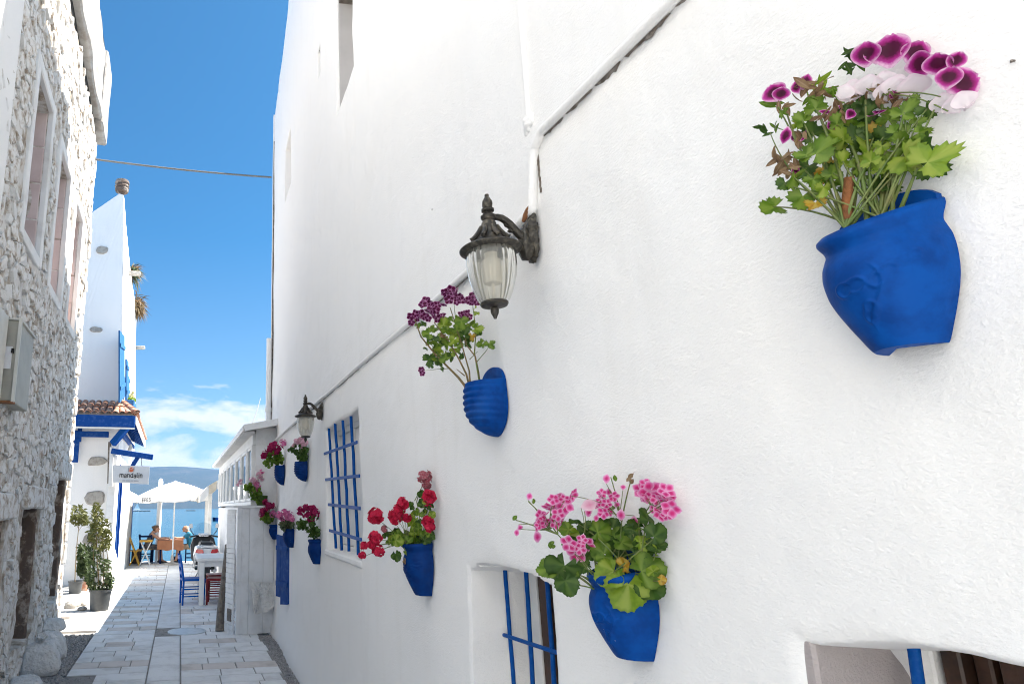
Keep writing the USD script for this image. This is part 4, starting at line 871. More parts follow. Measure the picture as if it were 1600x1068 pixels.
for x, y, s, r_ in ((205, 200, 48, 20), (195, 210, 40, -40), (160, 312, 44, 190), (340, 290, 44, 40), (285, 295, 36, 170), (175, 432, 30, 150)):
    Pt = P1.at(x, y, -.02); P1.k += 1; P1.put('petal', petal_shape(P1.k, .7, .6, 5, 5), Pt, s * P1.px(Pt), 'petal_regal', r_, .4)

def extra(P, n, spots, lo, hi, mats, seed, shp):
    rr = np.random.default_rng(seed)
    for i in range(n):
        x, y, rx, ry = spots[rr.integers(len(spots))]; a, r = rr.uniform(0, 2 * PI), math.sqrt(rr.random()); P.leaf(x + rx * r * math.cos(a), y + ry * r * math.sin(a), rr.uniform(lo, hi), mats[rr.integers(len(mats))], None, .5, shp(seed * 100 + i), rr.uniform(.0, .05))
extra(P1, 24, [(260, 370, 110, 130), (450, 390, 120, 130), (380, 330, 120, 120)], 40, 80, ['leaf_green', 'leaf_dark', 'leaf_green', 'leaf_lime'], 21, sharp)
# ---- pot 2: pink geranium with broad leaves
v = POTS[2]; P2 = Plant(PT[2], RW(v[0], v[2], .062), 'geranium', 2, .04, lambda x, y: (720 + x / 2.9025, 700 + y / 2.9025))
base2 = [P2.at(x, y, 0) - (0, 0, .02) for x, y in ((600, 600), (640, 620), (700, 620), (760, 620), (820, 600))]
L2 = '''465 545 160 d 200 -.05|478 612 120 d 170 -.06|398 545 100 g -110 -.03|565 372 100 d 20 .03|528 332 75 d 0 .03|480 368 82 g -60 .0|632 378 118 g 80 -.01|690 352 82 d 10 .03|640 342 80 d -20 .03|848 318 105 d 20 .04|885 392 115 d 60 .03|762 432 130 g 150 -.02|825 425 92 l 100 -.02|682 566 140 l -120 -.05|756 636 185 l 185 -.07|862 552 160 g 80 -.05|862 642 128 d 170 -.04|742 528 82 y 60 -.07|912 596 50 y 100 -.06|640 470 105 g -50 -.01|700 455 95 d 20 .0|600 430 82 d -10 .0|560 535 72 d -60 -.01|530 470 70 d -80 .01|780 380 90 d 40 .02|740 390 80 d -10 .02|800 480 90 d 120 .0|650 500 80 g 180 -.03|590 480 70 d 200 .0|700 400 90 g 30 .01|840 460 80 d 90 .01|610 390 80 d -70 .02|520 400 60 d -40 .02|720 490 70 d 140 -.01|900 440 70 d 80 .02|420 520 70 d -60 -.02|510 560 60 g 190 -.03'''
for i, s in enumerate(L2.split('|')):
    q = s.split(); P = P2.leaf(float(q[0]), float(q[1]), float(q[2]) * (1.0 if float(q[2]) < 125 else 1.1), mk[q[3]], float(q[4]), .36, leaf_shape(300 + i, 7, 42, .20, .030, .30 * (1 if i % 3 else -.6), .15), float(q[5]))
    P2.arc(base2[i % 5], P + (0, 0, -.004), .0022, .0014, sag=.3)
extra(P2, 26, [(640, 440, 130, 90), (780, 400, 120, 90), (540, 420, 90, 80), (820, 500, 90, 80)], 46, 86, ['leaf_dark', 'leaf_green', 'leaf_dark', 'leaf_lime'], 24, lambda k: leaf_shape(k, 7, 36, .22, .03, .35, .18))
B2 = '''435 215 50|500 208 52|405 265 58|475 255 66|440 300 50|400 335 52|350 345 52|360 305 44|428 340 44|455 225 44|380 300 40|490 430 58|525 470 70|568 432 60|640 228 44|620 245 40|690 215 44|650 292 46|865 195 82|820 190 60|930 195 60|955 268 70|905 295 60|880 280 40|850 222 50|840 165 46|920 230 44|660 250 40|640 205 36|455 320 44|420 230 44|385 330 42|470 230 40|360 350 40|840 215 50|890 230 46|945 225 46|935 300 44|670 285 36|625 265 36|540 455 44|505 445 40|550 415 40'''
def sp2(x, y): return P2.at(x, y, P2.r.uniform(-.035, .0))
for i, s in enumerate(B2.split('|')):
    x, y, z = map(float, s.split()); Pt = sp2(x, y); P2.put('blossom', rosette(500 + i, 5, P2.r.uniform(.15, .65), .86, 8, 6), Pt, z * 1.32 * P2.px(Pt), 'petal_pink', P2.r.uniform(-180, 180), .55)
    hub = (400, 370) if x < 480 and y < 400 else ((560, 500) if y > 400 else ((700, 270) if x < 780 else (870, 270)))
    P2.arc(P2.at(*hub, -.01), Pt + (0, 0, -.004), .0011, .0009, sag=.1)
for x, y, s, r_ in ((305, 235, 34, 20), (262, 345, 34, 150), (258, 365, 30, 190), (340, 372, 50, 170), (545, 270, 66, 70), (560, 285, 50, 110), (660, 160, 40, 0), (668, 180, 34, 170), (735, 190, 30, 0), (727, 275, 46, 180), (786, 305, 48, 180), (700, 240, 34, 150), (620, 300, 30, 200)):
    Pt = sp2(x, y); P2.k += 1; P2.put('bud', petal_shape(P2.k, .8, .5, 5, 5), Pt, s * P2.px(Pt), 'petal_pink' if x != 545 else 'petal_pale', r_, .3); P2.arc(P2.at(*((400, 370) if x < 480 else ((560, 380) if x < 600 else (720, 300))), -.01), Pt, .0012, .0009, sag=.08)
for a_, b_ in (((620, 600), (440, 390)), ((440, 390), (250, 325)), ((440, 390), (305, 240)), ((440, 390), (430, 310)), ((640, 600), (520, 470)), ((700, 600), (730, 330)), ((730, 330), (700, 200)), ((730, 330), (680, 130)), ((730, 330), (770, 150)), ((730, 330), (640, 220)), ((800, 590), (805, 330)), ((805, 330), (870, 240)), ((805, 330), (930, 250)), ((440, 390), (330, 340))):
    P2.arc(P2.at(*a_, -.01), P2.at(*b_, -.015), .0019, .0014, 'stem_green', .08)
for x, y in ((770, 125), (762, 140), (775, 150), (780, 118), (245, 315), (330, 240), (700, 135), (412, 430), (420, 445), (405, 440)):
    Pt = P2.at(x, y, -.01); P2.k += 1; P2.put('sepal', blade_shape(P2.k), Pt, 30 * P2.px(Pt), 'leaf_dry' if x > 740 else 'leaf_green', P2.r.uniform(-60, 60), .5, None, True, (2, 1, 1))

# ---- pot 3: dark purple pelargonium on woody stems
v = POTS[3]; P3 = Plant(PT[3], RW(v[0], v[2], .060), 'pelargonium', 3, .05, lambda x, y: (620 + x / 3.958, 430 + y / 3.958))
L3 = '190 360 66 g|222 392 66 d|290 300 66 l|322 282 56 g|400 290 78 g|270 392 56 g|352 402 66 l|312 430 66 g|200 520 78 d|258 542 56 d|300 512 62 g|420 362 66 d|492 330 66 l|460 300 56 g|440 420 56 d|520 422 56 g|575 427 64 g|400 490 44 d|352 470 54 l|282 370 40 b|465 377 46 y|340 342 66 g|372 330 56 g|242 462 56 l|432 402 56 g|482 205 28 l|492 237 34 l|210 560 34 d|280 580 30 d|305 340 50 g|380 440 50 g|250 430 60 g|330 510 55 d|505 350 40 l|180 455 30 d|440 330 55 g|275 515 50 d|360 370 60 l|300 300 50 g|160 300 40 d|130 310 36 g|230 330 50 g|480 300 40 g'
for i, s in enumerate(L3.split('|')):
    q = s.split(); P3.leaf(float(q[0]), float(q[1]), float(q[2]) * 1.35, mk[q[3]], None, .45, sharp(700 + i))
B3 = '90 250 46|112 238 42|150 240 48|180 160 48|160 186 46|215 165 48|200 220 52|230 240 48|248 186 42|256 266 46|282 250 38|192 266 38|240 215 48|128 262 40|175 250 44|215 195 46|90 290 36|295 106 42|335 88 48|360 102 44|382 130 44|402 155 42|322 150 48|290 172 42|350 125 44|310 120 40|370 165 34|462 130 48|482 150 46|445 155 42|496 165 36|466 172 32|395 246 42|420 240 42|440 235 38|450 256 32|152 585 34|158 605 30'
for i, s in enumerate(B3.split('|')):
    x, y, z = map(float, s.split()); Pt = P3.at(x, y, P3.r.uniform(-.05, .01)); P3.put('blossom', rosette(800 + i, 5, P3.r.uniform(.2, .6), .95, 7, 5), Pt, z * 1.32 * P3.px(Pt), 'petal_darkpurple', None if False else P3.r.uniform(-180, 180), .4)
for pts, r0, mt in (([(435, 700), (380, 630), (320, 570), (240, 490), (150, 380), (110, 270)], .0055, 'stem_brown'), ([(450, 690), (430, 610), (385, 520), (330, 420), (230, 290)], .005, 'stem_brown'), ([(455, 690), (448, 590), (425, 510), (400, 420), (330, 200)], .0042, 'stem_brown'), ([(515, 690), (505, 600), (485, 500), (430, 430), (410, 280)], .0046, 'stem_brown'), ([(510, 650), (480, 480), (490, 350), (470, 190)], .0036, 'stem_green'), ([(490, 540), (550, 470), (570, 440)], .002, 'stem_green'), ([(330, 575), (250, 580), (160, 590)], .0016, 'stem_green'), ([(420, 620), (370, 580)], .003, 'stem_brown'), ([(450, 520), (500, 470)], .002, 'stem_green'), ([(300, 540), (230, 450), (180, 380)], .0022, 'stem_green'), ([(400, 450), (370, 330), (350, 140)], .0022, 'stem_green')):
    P3.stem([P3.at(x, y, P3.r.uniform(-.015, .015)) for x, y in pts], r0, r0 * .45, mt)

extra(P3, 34, [(300, 370, 150, 110), (380, 340, 130, 90), (260, 450, 80, 90)], 36, 66, ['leaf_green', 'leaf_lime', 'leaf_dark', 'leaf_green'], 22, sharp)
# ---- pot 4: red geranium on long stalks
v = POTS[4]; P4 = Plant(PT[4], RW(v[0], v[2], .07), 'geranium', 4, .06, lambda x, y: (550 + x / 4.853, 720 + y / 4.853))
L4 = '300 560 80 g|342 602 80 l|262 562 60 d|332 712 74 d|402 552 70 d|472 602 90 g|452 482 80 l|502 562 80 l|545 322 66 d|592 342 60 d|530 247 56 d|432 652 70 l|412 682 56 l|470 712 60 b|402 762 44 b|592 562 66 d|545 562 66 g|502 502 56 g|440 342 60 d|512 472 56 d|352 562 56 g|560 600 66 d|380 580 60 g|300 610 56 g|470 540 60 l|430 600 66 g|520 620 60 d|610 570 44 d|520 330 44 g|560 290 40 d|450 700 60 g|480 450 50 l|330 540 60 d|390 640 56 l|500 640 70 g|570 510 50 d'
for i, s in enumerate(L4.split('|')):
    q = s.split(); P4.leaf(float(q[0]), float(q[1]), float(q[2]) * 1.32, mk[q[3]], None, .45, leaf_shape(900 + i, 7, 26, .22, .03, .25, .14))
extra(P4, 42, [(430, 600, 150, 80), (520, 460, 90, 130), (350, 580, 90, 60), (560, 400, 50, 100)], 36, 78, ['leaf_green', 'leaf_dark', 'leaf_lime'], 23, lambda k: leaf_shape(k, 7, 24, .22, .03, .25, .14))
for i, (x, y, s, m_) in enumerate(((178, 410, 112, 'r'), (178, 582, 96, 'r'), (200, 680, 84, 'r'), (93, 640, 56, 'r'), (78, 712, 54, 'r'), (330, 412, 96, 'r'), (386, 320, 84, 'r'), (360, 372, 90, 'r'), (415, 428, 66, 'r'), (606, 272, 108, 'r'), (575, 455, 84, 'r'), (605, 492, 84, 'r'), (322, 450, 60, 'r'), (570, 120, 96, 'o'), (566, 185, 60, 'o'), (245, 515, 50, 'o'), (150, 630, 70, 'r'))):
    Pt = P4.at(x, y, P4.r.uniform(-.04, .02)); P4.put('flower_head', head(40 + i, 30, .95, .52), Pt, s * 1.12 * P4.px(Pt), 'petal_red' if m_ == 'r' else 'petal_oldpink', 0, .3)
    P4.arc(P4.at(*((430, 620) if x < 450 else (545, 600)), 0), Pt - (0, 0, .01), .0016, .0012, sag=.25 if x < 300 else .05)
for x0, y0, x1, y1 in ((430, 650, 300, 560), (470, 690, 470, 500), (540, 650, 560, 360), (490, 310, 560, 140), (475, 300, 545, 170), (480, 650, 590, 560), (545, 640, 490, 310)): P4.arc(P4.at(x0, y0, 0), P4.at(x1, y1, 0), .0024, .0015, sag=.12)

# ---- the far pots: joined foliage, one mesh per flower head
def foliage(t, path, P, spots, n, size, mat, seed, wall=True, flat=False):
    """Many small leaves through ellipses (x, y, rx, ry) of the picture."""
    rr = np.random.default_rng(seed); Vs, Fs, Us, k = [], [], [], 0; shp = [leaf_shape(seed + q, 5, 9, .25, .03) for q in range(3)] if not flat else [blade_shape(q) for q in range(3)]
    for i in range(n):
        x, y, rx, ry = spots[rr.integers(len(spots))]; a, r = rr.uniform(0, 2 * PI), math.sqrt(rr.random()); c = P.at(x + rx * r * math.cos(a), y + ry * r * math.sin(a), rr.uniform(-1, 1) * P.spread)
        v, f, u = shp[i % 3]; T = P.frame(c, rr.uniform(-180, 180), .7, (0, 0, .4)); v = (v * size * rr.uniform(.7, 1.3) * P.px(c)) @ T[:3, :3].T + c
        if wall: v = v + RNRM * max(0, .006 - (v @ RNRM - ROFF).min())
        Vs.append(v); Fs.append(f + k); Us.append(u); k += len(v)
    stuff(t.add('foliage', (np.vstack(Vs), np.vstack(Fs)), mat, smooth=True, parent=path, uv=np.vstack(Us)))
FAR = {5: ([(484, 818, 16, 14), (490, 830, 10, 10), (473, 820, 8, 8)], 110, 'leaf_dark', 'petal_magenta', [(471, 797, 13), (487, 796, 17), (497, 800, 15), (480, 802, 14), (490, 806, 15), (467, 800, 10), (479, 792, 11), (484, 812, 10)]),
       6: ([(448, 820, 11, 8)], 60, 'leaf_grey', 'petal_rose', [(436, 804, 12), (445, 801, 14), (454, 804, 12), (440, 811, 11), (450, 810, 12), (457, 810, 9)]),
       7: ([(418, 808, 9, 7)], 50, 'leaf_green', 'petal_magenta', [(414, 784, 10), (420, 789, 11), (411, 799, 12), (417, 795, 11), (426, 790, 9), (409, 803, 9)]),
       8: ([(466, 702, 15, 9), (473, 712, 8, 9)], 110, 'leaf_dark', 'petal_pale', [(463, 690, 10), (470, 687, 13), (478, 692, 11), (474, 697, 9), (459, 696, 8)]),
       9: ([(427, 712, 13, 9), (421, 722, 8, 8), (435, 717, 7, 8)], 110, 'leaf_green', 'petal_magenta', [(419, 702, 13), (428, 697, 14), (436, 700, 13), (414, 710, 12), (424, 705, 12), (432, 706, 10), (411, 713, 9)])}
for k, (spots, n, mt, pm, heads) in FAR.items():
    v = POTS[k]; P = Plant(PT[k], RW(v[0], v[2], .07), 'geranium', k, .07); foliage(PT[k], P.path, P, spots, n, 7.5, mt, k)
    for i, (x, y, s) in enumerate(heads):
        Pt = P.at(x, y, P.r.uniform(-.06, .03)); P.put('flower_head', head(k * 50 + i, 12, .85, .55), Pt, s * 1.05 * P.px(Pt), pm, 0, .4)
        if i < 4: P.arc(P.at((spots[0][0]), spots[0][1] + 12, 0), Pt, .002, .0014, sag=.1)
    if k in (7, 9):
        x, y, s = ((427, 803, 13), (446, 691, 12))[k == 9]; Pt = P.at(x, y, -.05); P.put('flower_head', head(k * 50 + 30, 12, .85, .55), Pt, s * P.px(Pt), 'petal_rose', 0, .4)

# ================================================================== LEFT SIDE, BEYOND THE STONE HOUSE
# ---- sandbags, meter box, cable
M('sack_cloth', (.80, .785, .76), .85, var=10.0, col2=(.70, .675, .64), bump=[(13, 1.0, .05), (34, .9, .02), (260, .5, .002)])
def sack(label, c, size, rot, seed, tie):
    t = Thing('sandbag', label, 'sandbag', (c[0], c[1], 0), rot)
    m = trimesh.creation.icosphere(4); v = np.array(m.vertices); e = .62
    v = np.sign(v) * np.abs(v) ** e; v *= np.asarray(size) / 2
    v[:, 2] = np.where(v[:, 2] < -size[2] * .33, -size[2] * .33 + (v[:, 2] + size[2] * .33) * .15, v[:, 2])
    v[:, :2] *= (1 + .12 * np.clip(-v[:, 2:3] / size[2] * 2, -1, 1)); f_ = meshkit.fbm(v * 7 + seed, 5, seed) - .5; v *= (1 + .34 * f_)[:, None]
    an_ = np.arctan2(v[:, 1], v[:, 0]); fold = np.abs(np.sin(an_ * 9 + 7 * f_ + v[:, 2] * 9)) ** .6 * np.clip(v[:, 2] / size[2] * 2.2 + .25, 0, 1) * .026; v[:, :2] *= (1 - fold[:, None] * 3.2); v[:, 2] += fold * .6
    v[:, 2] -= v[:, 2].min() - (c[2] - .03); m.vertices = v; t.add('sack', m, 'sack_cloth', smooth=60, local=True)
    if tie:
        top = v[v[:, 2].argmax()]; nk = lathe([(.035, -.03), (.028, .0), (.03, .02), (.055, .06), (.05, .075), (0, .05)], 14, .15, 5); nk.apply_transform(trimesh.transformations.rotation_matrix(.5, (1, 0, 0))); nk.apply_translation(top * (.6, .6, 1)); t.add('tied_neck', nk, 'sack_cloth', smooth=60, local=True)
sack('full whitish sandbag on the gravel at the foot of the stone house, nearest the camera', (-1.49, 8.25, .0), (.42, .52, .38), .2, 1, True)
sack('whitish sandbag lying behind the nearest one against the stone house', (-1.53, 8.95, .0), (.38, .56, .36), -.1, 2, False)
sack('empty crumpled sack on top of the sandbags by the stone house', (-1.55, 9.3, .30), (.30, .5, .13), .1, 3, False)
sack('flat grey sandbag partly out of the frame at the bottom left', (-1.5, 7.6, .0), (.34, .42, .13), .3, 4, False)
M('beige_metal', (.42, .40, .33), .5, var=5.0, col2=(.36, .34, .28), metal=.0)
M('pale_metal', (.66, .64, .57), .45, var=6.0, col2=(.58, .56, .50))
mb = Thing('meter_box', 'beige metal meter box with a white tag high on the stone wall', 'meter box', LW(5.9, 2.7))
mb.add('case', lbox(5.86, 5.92, 2.70, 3.42, .150, -.05, .006), 'beige_metal'); mb.add('case', lbox(5.925, 6.5, 2.70, 3.42, .142, .0, .006), 'beige_metal')
mb.add('edge_strip', lbox(5.842, 5.858, 2.69, 3.44, .166, .138), 'pale_metal'); mb.add('top_flange', lbox(5.85, 6.52, 3.422, 3.438, .16, .0), 'pale_metal')
mb.add('open_door', lbox(5.25, 5.75, 2.70, 3.42, .075, .05, .005), 'pale_metal'); mb.add('hinge', lbox(5.76, 5.84, 2.74, 3.38, .03, .0), 'rust')
mb.add('tag', lbox(5.851, 5.859, 2.98, 3.18, .105, .04), 'white_paint'); mb.add('latch', lbox(5.835, 5.859, 3.12, 3.16, .12, .10), 'dark_gap'); mb.add('rust_edge', lbox(5.845, 5.925, 2.68, 2.699, .155, .0), 'rust')
A_, B_ = at_y(149, 249, 10.62), at_y(424, 277, 10.9)
cb = [A_ + (B_ - A_) * t - np.array([0, 0, .03]) * 4 * t * (1 - t) for t in np.linspace(0, 1, 24)]
M('cable_grey', (.16, .16, .16), .6)
top_mesh('cable', tube(cb, .017, 8), 'cable_grey', 'thick grey cable strung across the alley between the two houses', 'cable', smooth=60)
top_mesh('wire', tube([at_y(407, 622, 11.5), at_y(402, 640, 11.3), at_y(394, 662, 11.1)], .006, 5), 'cable_grey', 'thin wire sagging down to the hut roof', 'wire')

# ---- the blue trimmed house
bh = Thing('blue_trimmed_house', 'white house with blue beams, tiled canopy and blue shutters beyond the stone house', 'house', (-1.58, 16.9, 0))
CB, CT = np.array([-1.58, 16.9, 4.25]), np.array([-1.885, 16.9, 10.2])
PN = np.cross([0, 1.0, 0], CT - CB); PN /= np.linalg.norm(PN)            # leaning upper street wall
if PN[0] < 0: PN = -PN
def bsp(x, y): return on_plane(x, y, CB, PN)
def slab_from(pts, n, th):
    pts = np.asarray(pts, float); n = np.asarray(n, float); k = len(pts); V = np.vstack([pts, pts - n * th]); c2 = [(i, (i + 1) % k) for i in range(k)]
    F = [(0, i, i + 1) for i in range(1, k - 1)] + [(k, k + i + 1, k + i) for i in range(1, k - 1)] + [f for a, b in c2 for f in ((a, b + k, b), (a, a + k, b + k))]
    m = trimesh.Trimesh(V, F, process=False)
    if np.dot(np.cross(pts[1] - pts[0], pts[2] - pts[0]), n) < 0: m.invert()
    return m
front = [(-4.6, 16.9, -.03), (-1.58, 16.9, -.03), tuple(CB), (-1.84, 16.9, 9.3), tuple(CT + (0, 0, .05)), (-2.0, 16.9, 10.28), (-2.64, 16.9, 9.7), (-4.6, 16.9, 8.2)]
fm = slab_from(front, (0, -1, 0), .30); fm = fm.subdivide_to_size(.35); wavy(fm, .02, 2, 8)
bh.add('front_wall', fm, 'white_plaster', smooth=30)
up = [CB + (0, .30, -.6), CT + (0, .3, 0), bsp(197, 352), bsp(204, 425), bsp(209.5, 462), bsp(213, 492), bsp(212, 545), bsp(207, 603), ]
ymax = max(p[1] for p in up); up[-1] = np.array([CB[0], up[-2][1], 4.3]); up.append(np.array([CB[0], up[-2][1], 3.65]))
bh.add('street_wall_upper', slab_from(up, PN, .28), 'white_plaster')
YE = up[-2][1]
# lower street wall with the blue door
def sbox(y0, y1, z0, z1, d0, d1, bev=0): return bx((-1.58 + d0, y0, z0), (-1.58 + d1, y1, z1), bev)
bh.add('street_wall', sbox(17.2, 17.42, -.03, 3.64, -.3, 0), 'worn_plaster'); bh.add('street_wall', sbox(18.25, 21.2, -.03, 3.64, -.3, 0), 'white_plaster'); bh.add('street_wall', sbox(17.425, 18.245, 2.9, 3.64, -.3, -.01), 'white_plaster')
bh.add('street_pillar', sbox(21.2, 22.6, -.03, 2.2, -.3, .02, .01), 'parapet_concrete'); bh.add('blue_post', sbox(22.62, 22.8, -.03, 2.15, -.2, .03), 'wood_blue')
dr = bh.group_part('door', label='blue wooden door frame at the corner')
for y0 in (17.43, 18.12): bh.add('post', sbox(y0, y0 + .11, -.03, 2.9, -.14, .03, .006), 'wood_blue', parent=dr)
bh.add('leaf', sbox(17.545, 18.115, 0, 2.85, -.16, -.11), 'shutter_blue', parent=dr)
bh.add('roof', hull([(-4.6, 17.2, 8.1), (-1.95, 17.2, 9.0), (-1.95, YE, 8.0), (-4.6, YE, 7.4), (-4.6, 17.2, 4.0), (-1.95, 17.2, 4.0), (-1.95, YE, 4.0), (-4.6, YE, 4.0)]), 'white_plaster')
bh.add('corner_pier', bx((-1.79, 16.74, -.03), (-1.58, 16.895, 3.1), .02), 'worn_plaster')
# bare stones left out of the plaster
for x0, y0, x1, y1, k in ((150, 383, 168, 397, 1), (140, 509, 160, 519, 2), (137, 712, 166, 727, 3), (131, 766, 164, 789, 4), (128, 832, 164, 850, 5)):
    A_, B_ = at_y(x0, y0, 16.86), at_y(x1, y1, 16.86); cx, cz, w, h = (A_[0] + B_[0]) / 2, (A_[2] + B_[2]) / 2, abs(B_[0] - A_[0]) / 2, abs(A_[2] - B_[2]) / 2
    an = np.linspace(0, 2 * PI, 14, endpoint=False); rr = np.random.default_rng(k); pts = []
    for a in an: r = 1 + rr.normal(0, .10); pts += [(cx + w * r * np.sign(math.cos(a)) * abs(math.cos(a)) ** .6, 16.93, cz + h * r * np.sign(math.sin(a)) * abs(math.sin(a)) ** .6), (cx + w * r * .85 * math.cos(a), 16.865, cz + h * .85 * r * math.sin(a))]
    m = hull(pts).subdivide_to_size(.08); wavy(m, .018, 9, k); bh.add('bare_stone', m, 'bare_stone', smooth=40)
for x, y, l in ((201, 427, .35), (213, 543, .3)):
    P = bsp(x, y); bh.add('beam_stub', obox(P - PN * .1, P + PN * l, .14, .12, bev=.02), 'bare_stone')
t = lathe([(0, 0), (.07, 0), (.075, .18), (.17, .19), (.19, .26), (.17, .30), (.20, .34), (.17, .40), (.20, .44), (.18, .52), (.10, .56), (0, .56)], 20, centre=(-1.96, 17.05, 10.22)); bh.add('chimney_pot', t, 'old_brown', smooth=30)
# shutters of the upper street wall
for k, (x0, x1, yt0, yt1, yb0, yb1, off) in enumerate(((183.5, 191.5, 516, 526, 632, 622, .06), (191.7, 195.5, 560, 566, 628, 622, .10), (195.8, 199.5, 585, 590, 625, 620, .06))):
    pts = [bsp(x0, yt0), bsp(x1, yt1), bsp(x1, yb1 - 3), bsp(x0, yb0 - 3)]; w = bh.group_part('shutter'); pts = [p + PN * off for p in pts]
    for q in range(4 if k == 0 else 2):
        n_ = 4 if k == 0 else 2; a_, b_ = q / n_ + .012, (q + 1) / n_ - .012
        lp = [pts[0] + (pts[1] - pts[0]) * a_, pts[0] + (pts[1] - pts[0]) * b_, pts[3] + (pts[2] - pts[3]) * b_, pts[3] + (pts[2] - pts[3]) * a_]
        bh.add('plank', slab_from(lp, PN, .04), 'shutter_blue', parent=w)
    for q in (.2, .8): bh.add('rail', obox(pts[0] + (pts[3] - pts[0]) * q + PN * .015, pts[1] + (pts[2] - pts[1]) * q + PN * .015, .02, .09), 'shutter_blue', parent=w)
# tiled canopy round the corner: front slope and street slope
ZE, ZT, YF, XE = 3.98, 4.40, 16.18, -1.155
cp = bh.group_part('canopy', label='tiled canopy on blue beams round the corner')
Yend = 20.9; ZE2 = 3.80
def tile_row(p_low, p_high, r=.075, n=3):
    """A run of barrel tiles from the eave up, each lapping the one below."""
    p_low, p_high = np.asarray(p_low, float), np.asarray(p_high, float); d = p_high - p_low; L = np.linalg.norm(d); d /= L; s = np.cross(d, (0, 0, 1)); s /= np.linalg.norm(s); u = np.cross(s, d); out = []
    for i in range(n):
        a, b = p_low + d * (L * i / n) + u * .016, p_low + d * (L * (i + 1.12) / n); an = np.linspace(0, PI, 8); V = []
        for c, rr_ in ((a, r), (b, r * .86)):
            for w in (1.0, .80):
                V += [c + s * rr_ * w * math.cos(q) + u * rr_ * w * .8 * math.sin(q) for q in an]
        F = []
        for j in range(7):
            F += [(j, j + 1, 17 + j), (j, 17 + j, 16 + j), (8 + j, 25 + j, 9 + j), (8 + j, 24 + j, 25 + j), (j, 9 + j, j + 1), (j, 8 + j, 9 + j)]
        m = trimesh.Trimesh(V, F, process=False)
        if m.volume < 0: m.invert()
        out.append(m)
    return out
x = -3.3
while x < XE + .02:
    xt = min(x, -1.60)
    for m in tile_row((x, YF, ZE + .07), (xt, 16.86, ZT + .02), .078, 2): bh.add('roof_tile', m, 'terracotta', parent=cp, smooth=50)
    x += .165
y = YF + .16
while y < Yend:
    ze = ZE + (ZE2 - ZE) * (y - YF) / (Yend - YF)
    for m in tile_row((XE, y, ze + .07), (-1.60, max(y, 16.95), ZT + .02), .078, 2): bh.add('roof_tile', m, 'terracotta', parent=cp, smooth=50)
    y += .165
for m in tile_row((XE + .02, YF - .02, ZE + .10), (-1.60, 16.86, ZT + .07), .085, 4): bh.add('hip_tile', m, 'terracotta', parent=cp, smooth=50)
bh.add('roof_deck', hull([(-3.4, YF + .03, ZE), (XE - .03, YF + .03, ZE), (-3.4, 16.88, ZT - .05), (-1.6, 16.88, ZT - .05), (-3.4, YF + .03, ZE + .03), (XE - .03, YF + .03, ZE + .03), (-3.4, 16.88, ZT - .02), (-1.6, 16.88, ZT - .02)]), 'white_paint', parent=cp)
bh.add('roof_deck', hull([(XE - .03, YF + .035, ZE), (XE - .03, Yend, ZE2), (-1.6, 16.885, ZT - .05), (-1.6, Yend, ZT - .05), (XE - .03, YF + .035, ZE + .03), (XE - .03, Yend, ZE2 + .03), (-1.6, 16.885, ZT - .02), (-1.6, Yend, ZT - .02)]), 'white_paint', parent=cp)
bh.add('front_fascia', bx((-3.4, YF - .03, ZE - .26), (XE - .02, YF + .025, ZE + .03), .006), 'wood_blue', parent=cp); bh.add('drip_strip', bx((-3.4, YF - .012, ZE - .30), (XE - .02, YF + .02, ZE - .263)), 'white_paint', parent=cp)
bh.add('street_fascia', hull([(XE - .02, YF + .03, ZE - .14), (XE + .012, YF + .03, ZE - .14), (XE - .02, YF + .03, ZE + .03), (XE + .012, YF + .03, ZE + .03), (XE - .02, Yend, ZE2 - .14), (XE + .012, Yend, ZE2 - .14), (XE - .02, Yend, ZE2 + .03), (XE + .012, Yend, ZE2 + .03)]), 'white_paint', parent=cp)
y = YF + .28
while y < Yend - .05:
    ze = ZE + (ZE2 - ZE) * (y - YF) / (Yend - YF)
    bh.add('joist', obox((-1.57, y, ze - .02 + .12), (XE - .03, y, ze - .07), .10, .12, bev=.004), 'wood_blue', parent=cp); y += .36
bh.add('wall_plate', obox((-1.53, 16.95, 3.66), (-1.53, Yend, 3.66), .09, .12, bev=.005), 'wood_blue', parent=cp)
bh.add('front_beam', bx((-3.4, 16.62, 3.52), (-1.83, 16.74, 3.66), .006), 'wood_blue', parent=cp)
bh.add('brace', obox(at_y(176, 693, 16.66), at_y(208, 655, 16.3), .12, .16, bev=.006), 'bar_blue', parent=cp)
for x, y, yy in ((189, 667, 16.7), (204, 700, 18.6)): bh.add('hanging_lamp', lathe([(0, .12), (.03, .11), (.045, .05), (.075, -.02), (.08, -.09), (.05, -.13), (0, -.14)], 14, centre=at_y(x, y, yy)), 'frosted_lamp', smooth=50, parent=cp)
bh.add('side_shutter', obox(at_y(121, 672, 16.75), at_y(117, 722, 16.75), .14, .05, upv=(0, 1, 0), bev=.004), 'wood_blue'); bh.add('side_post', obox(at_y(125.5, 660, 16.72), at_y(123.5, 690, 16.72), .10, .05, upv=(0, 1, 0), bev=.004), 'wood_blue')
bh.add('corner_downpipe', tube([at_y(171.5, 690, 16.7), at_y(170, 755, 16.7)], .04, 8), 'grey_wood', smooth=60); bh.add('corner_post', obox(at_y(175, 698, 16.69), at_y(172.5, 760, 16.69), .10, .08, upv=(0, 1, 0), bev=.01), 'white_paint')
arm = bh.group_part('sign_arm', label='blue beam and strut that carry the hanging sign')
bh.add('beam', obox(at_y(174, 704, 16.55), at_y(239, 714, 16.55), .12, .13, bev=.008), 'wood_blue', parent=arm); bh.add('strut', obox(at_y(200, 738, 16.58) , at_y(216, 713, 16.58), .07, .10, bev=.006), 'wood_blue', parent=arm)

